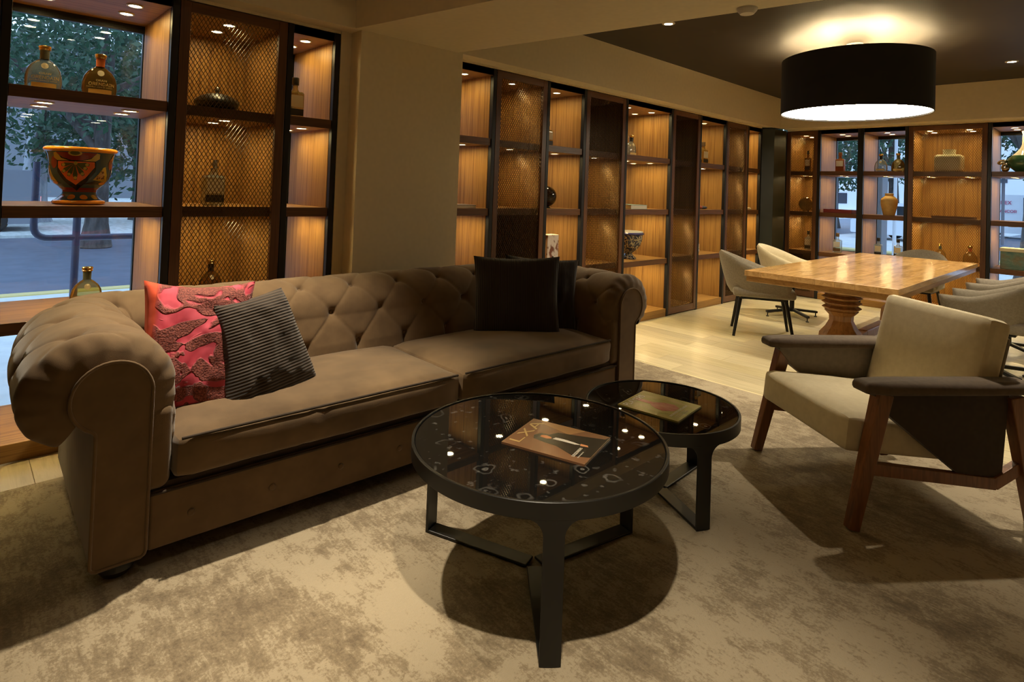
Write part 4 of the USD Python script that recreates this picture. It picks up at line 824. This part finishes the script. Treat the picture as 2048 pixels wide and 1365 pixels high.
# ------------------------------------------------------------------ the street outside
GZ = -.12
noisy('asphalt', [(.3, (.075, .095, .14)), (.7, (.11, .135, .19))], (3, 3, 3), 6, .55)
noisy('pavement', [(.3, (.46, .49, .50)), (.7, (.58, .61, .61))], (4, 4, 4), 5, .8)
noisy('verge', [(.3, (.42, .46, .44)), (.7, (.66, .70, .70))], (3, 9, 3), 6, .9)
plain('kerb_yellow', (.55, .47, .20), .8); plain('stucco_grey', (.17, .185, .21), .85); plain('far_glass', (.03, .04, .06), .15); plain('stucco_white', (.60, .62, .66), .85)
noisy('bark', [(.35, (.035, .03, .028)), (.65, (.10, .09, .085))], (9, 9, 3), 5, .9, .6, (30, 30, 8), .02); noisy('bark_limed', [(.35, (.30, .33, .38)), (.65, (.50, .53, .58))], (9, 9, 3), 5, .9)
for k, c in enumerate([(.014, .045, .024), (.022, .070, .034), (.032, .088, .050)]):
    mat(f'leaf_{k}', {'d': ('principled_bsdf', {'base_color': c, 'roughness': .45}), 't': ('translucent_bsdf', {'color': tuple(1.6 * x for x in c)}), 'm': ('mix_closure', {'fac': .35})}, [('d.BSDF', 'm.closure1'), ('t.BSDF', 'm.closure2')], 'm.closure')
struct('ground_1', MB().box(-9., -4.26, -14, 60, GZ - .1, GZ).box(-9., 30, 9.40, 19.6, GZ - .1, GZ), 'pavement', label='pale pavement just outside the windows')
struct('ground_2', MB().box(-17.2, -9., -30, 60, GZ - .15, GZ - .02).box(-9., 60, 20.2, 60, GZ - .15, GZ - .02), 'asphalt', label='blue grey road of the street')
struct('ground_3', MB().box(-60, -17.2, -40, 90, GZ - .1, GZ + .04).box(-17.2, 80, 60, 110, GZ - .1, GZ + .04), 'verge', label='pale far side of the street under the trees')
tm_ = MB().rbox(-9.18, -9.0, -14, 19.6, GZ - .12, GZ + .02, .02, 1); obj('kerb', tm_, 'kerb_yellow', None, False, 'yellowish kerb along the road past the left windows', 'kerb')
obj('kerb', MB().rbox(-9., 60, 19.6, 20.2, GZ - .12, GZ + .06, .02, 1), 'kerb_yellow', None, False, 'yellowish kerb along the road past the far windows', 'kerb')
def tree(label, x, y, h, crown, seed, trunk_r=.18, lime=False, lo=.35, n=5200, leaf=.11):
    rs = np.random.RandomState(seed); t = thing('street_tree', label, 'tree', (x, y, GZ), 0, None)
    bend = rs.uniform(-.3, .3, 2); top = np.array([bend[0], bend[1], h * .55])
    tr = bezier((0, 0, 0), (bend[0] * .2, bend[1] * .2, h * .3), top, 10)
    obj('trunk', MB().tube(tr, np.linspace(trunk_r, trunk_r * .55, 10) * (1 + .5 * np.exp(-np.arange(10) * 1.5)), 12), 'bark_limed' if lime else 'bark', t, True)
    cl = []
    for k in range(9):
        a = rs.uniform(0, 2 * PI); q = np.array([crown * .62 * math.cos(a), crown * .62 * math.sin(a), h * rs.uniform(lo, .95)])
        if k < 5: obj('branch', MB().tube(bezier(tr[4 + k % 4], (tr[6] + q) / 2 + [0, 0, -.1], q, 7), np.linspace(trunk_r * .42, .03, 7), 8), 'bark', t, True)
        cl.append(q)
    cl.append(np.array([0, 0, h * .85])); cl = np.array(cl)
    c = cl[rs.randint(len(cl), size=n)]; d = rs.normal(size=(n, 3)); d /= np.linalg.norm(d, axis=1, keepdims=True)
    p = c + d * (rs.uniform(.15, 1, n) ** .5)[:, None] * np.array([crown * .58, crown * .58, h * .17])
    u = rs.normal(size=(n, 3)); u /= np.linalg.norm(u, axis=1, keepdims=True); w = np.cross(u, rs.normal(size=(n, 3))); w /= np.linalg.norm(w, axis=1, keepdims=True)
    s = leaf * rs.uniform(.6, 1.3, n)[:, None]
    V = np.stack([p - u * s, p + w * s * .45, p + u * s, p - w * s * .45], 1).reshape(-1, 3); F = np.arange(4 * n).reshape(n, 4)
    ids = rs.randint(3, size=n)
    for k in range(3):
        f = F[ids == k]; m = MB(); idx = f.ravel(); m.add(V[idx], np.arange(len(idx)).reshape(-1, 4)); obj('foliage', m, f'leaf_{k}', t, kind='stuff')
tree('leafy tree with a whitened trunk at the far left behind the painted bowl', -22.0, 1.75, 7.5, 3.6, 1, .34, True, .20, 7000)
tree('dark leafy tree with forked trunk beyond the road, right of the painted bowl', -22.5, 4.6, 7.5, 3.6, 2, .26, False, .26, 7000)
tree('leafy tree beyond the road, left of the picture in the first window', -20.5, -5.0, 8.0, 3.8, 3, .26, False, .25)
tree('broad leafy tree filling the top of the left window', -14.6, 2.2, 7.2, 3.2, 4, .2, False, .45, 9000, .075)
tree('leafy tree seen edge on past the urn bay windows', -20., 12.0, 7.5, 4.0, 5, .25, False, .3)
tree('dark leafy tree in the far window with the orange bottle', -11.6, 36.0, 9.0, 4.2, 6, .3, False, .36, 5000, .17)
tree('leafy tree behind the mustard jar in the far window', -9.2, 38.5, 9.5, 4.0, 7, .3, False, .36, 5000, .17)
tree('leafy tree behind the green vase at the far right window', -2.6, 36.0, 9.5, 4.0, 8, .3, False, .42, 5000, .17)
tree('tree overhanging the far windows close to the glass', -7.3, 19.4, 7.0, 3.0, 9, .14, False, .52, 6500, .10)
tree('thick trunked tree at the right edge of the far window', -1.22, 14.3, 7.0, 2.4, 10, .22, False, .55, 4000, .10)
def building(label, x0, x1, y0, y1, h, m, face, n, rows):
    t = thing('street_building', label, 'building', ((x0 + x1) / 2, (y0 + y1) / 2, GZ)); a, b = (x1 - x0) / 2, (y1 - y0) / 2
    obj('wall', MB().box(-a, a, -b, b, 0, h), m, t); obj('roof', MB().box(-a - .2, a + .2, -b - .2, b + .2, h, h + .3), 'stucco_grey', t)
    for r in range(rows):
        for k in range(n):
            z = 1.2 + 3.2 * r
            if face == 'x': c = -b + (k + .5) * 2 * b / n; bx = (a, a + .06, c - b / n * .6, c + b / n * .6)
            else: c = -a + (k + .5) * 2 * a / n; bx = (c - a / n * .6, c + a / n * .6, -b - .06, -b)
            obj('window', MB().box(*bx, z, z + 1.5), 'far_glass', t)
building('grey block of the street far beyond the left windows', -52, -44, -22, 34, 9, 'stucco_grey', 'x', 9, 2)
building('pale block of the street far beyond the far windows', -44, 14, 92, 100, 10, 'stucco_white', 'y', 10, 2)
# pipe rail outside the first window
plain('rail_blue', (.018, .026, .075), .35)
t = thing('pipe_rail', 'dark blue pipe rail with a rounded corner outside the first window', 'railing', (-5.6, .72, GZ))
obj('post', MB().tube([(0, 0, 0), (0, 0, 1.35)], .026, 12), 'rail_blue', t, 40)
c = [(0, -.26, 1.55), (0, -.26, 1.10)] + [tuple(q) for q in bezier((0, -.26, 1.08), (0, -.26, .98), (0, -.16, .98), 7)] + [(0, 1.8, .98)]
obj('rail', MB().tube(c, .024, 12), 'rail_blue', t, 40)
obj('post', MB().tube([(0, 1.8, 0), (0, 1.8, .98)], .024, 12), 'rail_blue', t, 40)
# pillar, lamp post, vehicles beyond the far windows
t = thing('street_pillar', 'grey square concrete pillar outside the window with the mustard jar', 'pillar', (-2.92, 11.0, GZ)); obj('shaft', MB().rbox(-.16, .16, -.16, .16, 0, 2.0, .012, 1), 'stucco_grey', t); obj('cap', MB().rbox(-.19, .19, -.19, .19, 2.0, 2.08, .01, 1), 'stucco_grey', t)
t = thing('lamp_post', 'thin pale lamp post standing behind the mustard jar', 'lamp post', (-4.05, 17.0, GZ)); obj('pole', MB().tube([(0, 0, 0), (0, 0, 5.2)], [.045, .03], 12), 'stucco_white', t, 40); obj('arm', MB().tube([(0, 0, 5.15), (.5, -.4, 5.3)], .022, 8), 'stucco_white', t, 40); obj('lamp_head', MB().rbox(.42, .75, -.62, -.36, 5.24, 5.34, .03, 2), 'stucco_white', t, 40)
plain('car_white', (.74, .78, .84), .25); plain('car_grey', (.20, .22, .26), .25); plain('tyre', (.012, .012, .013), .8); plain('car_glass', (.02, .025, .03), .08)
def vehicle(label, name, cat, loc, rot, L, W, H, hood, m, belt=.5, text=None):
    t = thing(name, label, cat, loc, rot)
    b = [(-L / 2, .28), (L / 2, .28), (L / 2, H * belt), (L / 2 - hood * .25, H * (belt + .06)), (L / 2 - hood, H * (belt + .12)), (L / 2 - hood - H * .35, H), (-L / 2 + (H * .3 if hood < 1.2 and text is None else .08), H), (-L / 2, H * (belt + .1))]
    Rm = np.array([[1, 0, 0], [0, 0, -1], [0, 1, 0]], float)
    obj('body', MB().prism(Polygon(b).buffer(.06, 4), W, Rm, (0, W / 2, 0)), m, t)
    gl = Polygon([(L / 2 - hood - .08, H * (belt + .14)), (L / 2 - hood - H * .36, H - .06), (L / 2 - hood - H * .36 - (1. if text else L * .36), H - .06), (L / 2 - hood - H * .36 - (1. if text else L * .42), H * (belt + .14))])
    for s in (-1, 1): obj('side_window', MB().prism(gl, .01, Rm, (0, s * (W / 2 + .003) + .005, 0)), 'car_glass', t)
    for x in (-L * .31, L * .33):
        for s in (-1, 1): obj('wheel', MB().lathe([(.0005, -.1), (.27, -.1), (.31, -.06), (.31, .06), (.27, .1), (.0005, .1)], 24, rotm(PI / 2, 0, 0), (x, s * (W / 2 - .08), .31)), 'tyre', t, 40)
    for s in (-1, 1):
        obj('tail_lamp', MB().rbox(-L / 2 - .075, -L / 2 - .05, s * W * .36 - .14, s * W * .36 + .14, H * belt - .02, H * belt + .16, .01, 1), 'tail_light', t); obj('head_lamp', MB().rbox(L / 2 + .045, L / 2 + .07, s * W * .36 - .12, s * W * .36 + .12, H * belt - .16, H * belt - .02, .01, 1), 'headlight', t)
    if text:
        for s_, hh, z, x in text:
            tmv = meshkit.text_mesh(s_, hh, .006, True); v = tmv.vertices
            obj('lettering', T(np.stack([v[:, 0] + x, -W / 2 - .062 + 0 * v[:, 1] - v[:, 2], v[:, 1] + z], 1), tmv.faces), 'van_red', t)
    return t
plain('van_red', (.45, .05, .14), .5)
vehicle('white panel van with red lettering parked beyond the right far window', 'panel_van', 'van', (-3.30, 38.0, GZ), 0, 4.9, 1.9, 2.02, 1.0, 'car_white', .42, [('PEX', .16, 1.62, -1.12), ('FRANCOR', .13, 1.22, -1.36)])
vehicle('pale car with lit tail lamps beyond the mustard jar window', 'parked_car', 'car', (-5.75, 27.5, GZ), 160, 4.3, 1.75, 1.42, 1.2, 'car_white')
vehicle('pale car passing on the road behind the painted bowl', 'passing_car', 'car', (-18.0, 7.6, GZ), 90, 4.4, 1.8, 1.45, 1.2, 'car_white')
vehicle('grey car with red tail lamps parked left beyond the road', 'parked_car', 'car', (-19.2, -.6, GZ), -90, 4.3, 1.8, 1.45, 1.2, 'car_grey')
t = thing('bus_shelter', 'pale shelter with a red light strip beyond the far windows', 'shelter', (-8.0, 30.0, GZ))
for x in (-4.5, -1.5, 1.5, 4.5): obj('post', MB().rbox(x - .05, x + .05, -.05, .05, 0, 2.6, .01, 1), 'stucco_grey', t)
obj('canopy', MB().rbox(-5, 5, -.8, .8, 2.6, 2.75, .02, 1), 'stucco_white', t); obj('light_strip', MB().rbox(-4.95, 4.95, -.86, -.80, 2.62, 2.73, .01, 1), 'red_led', t)
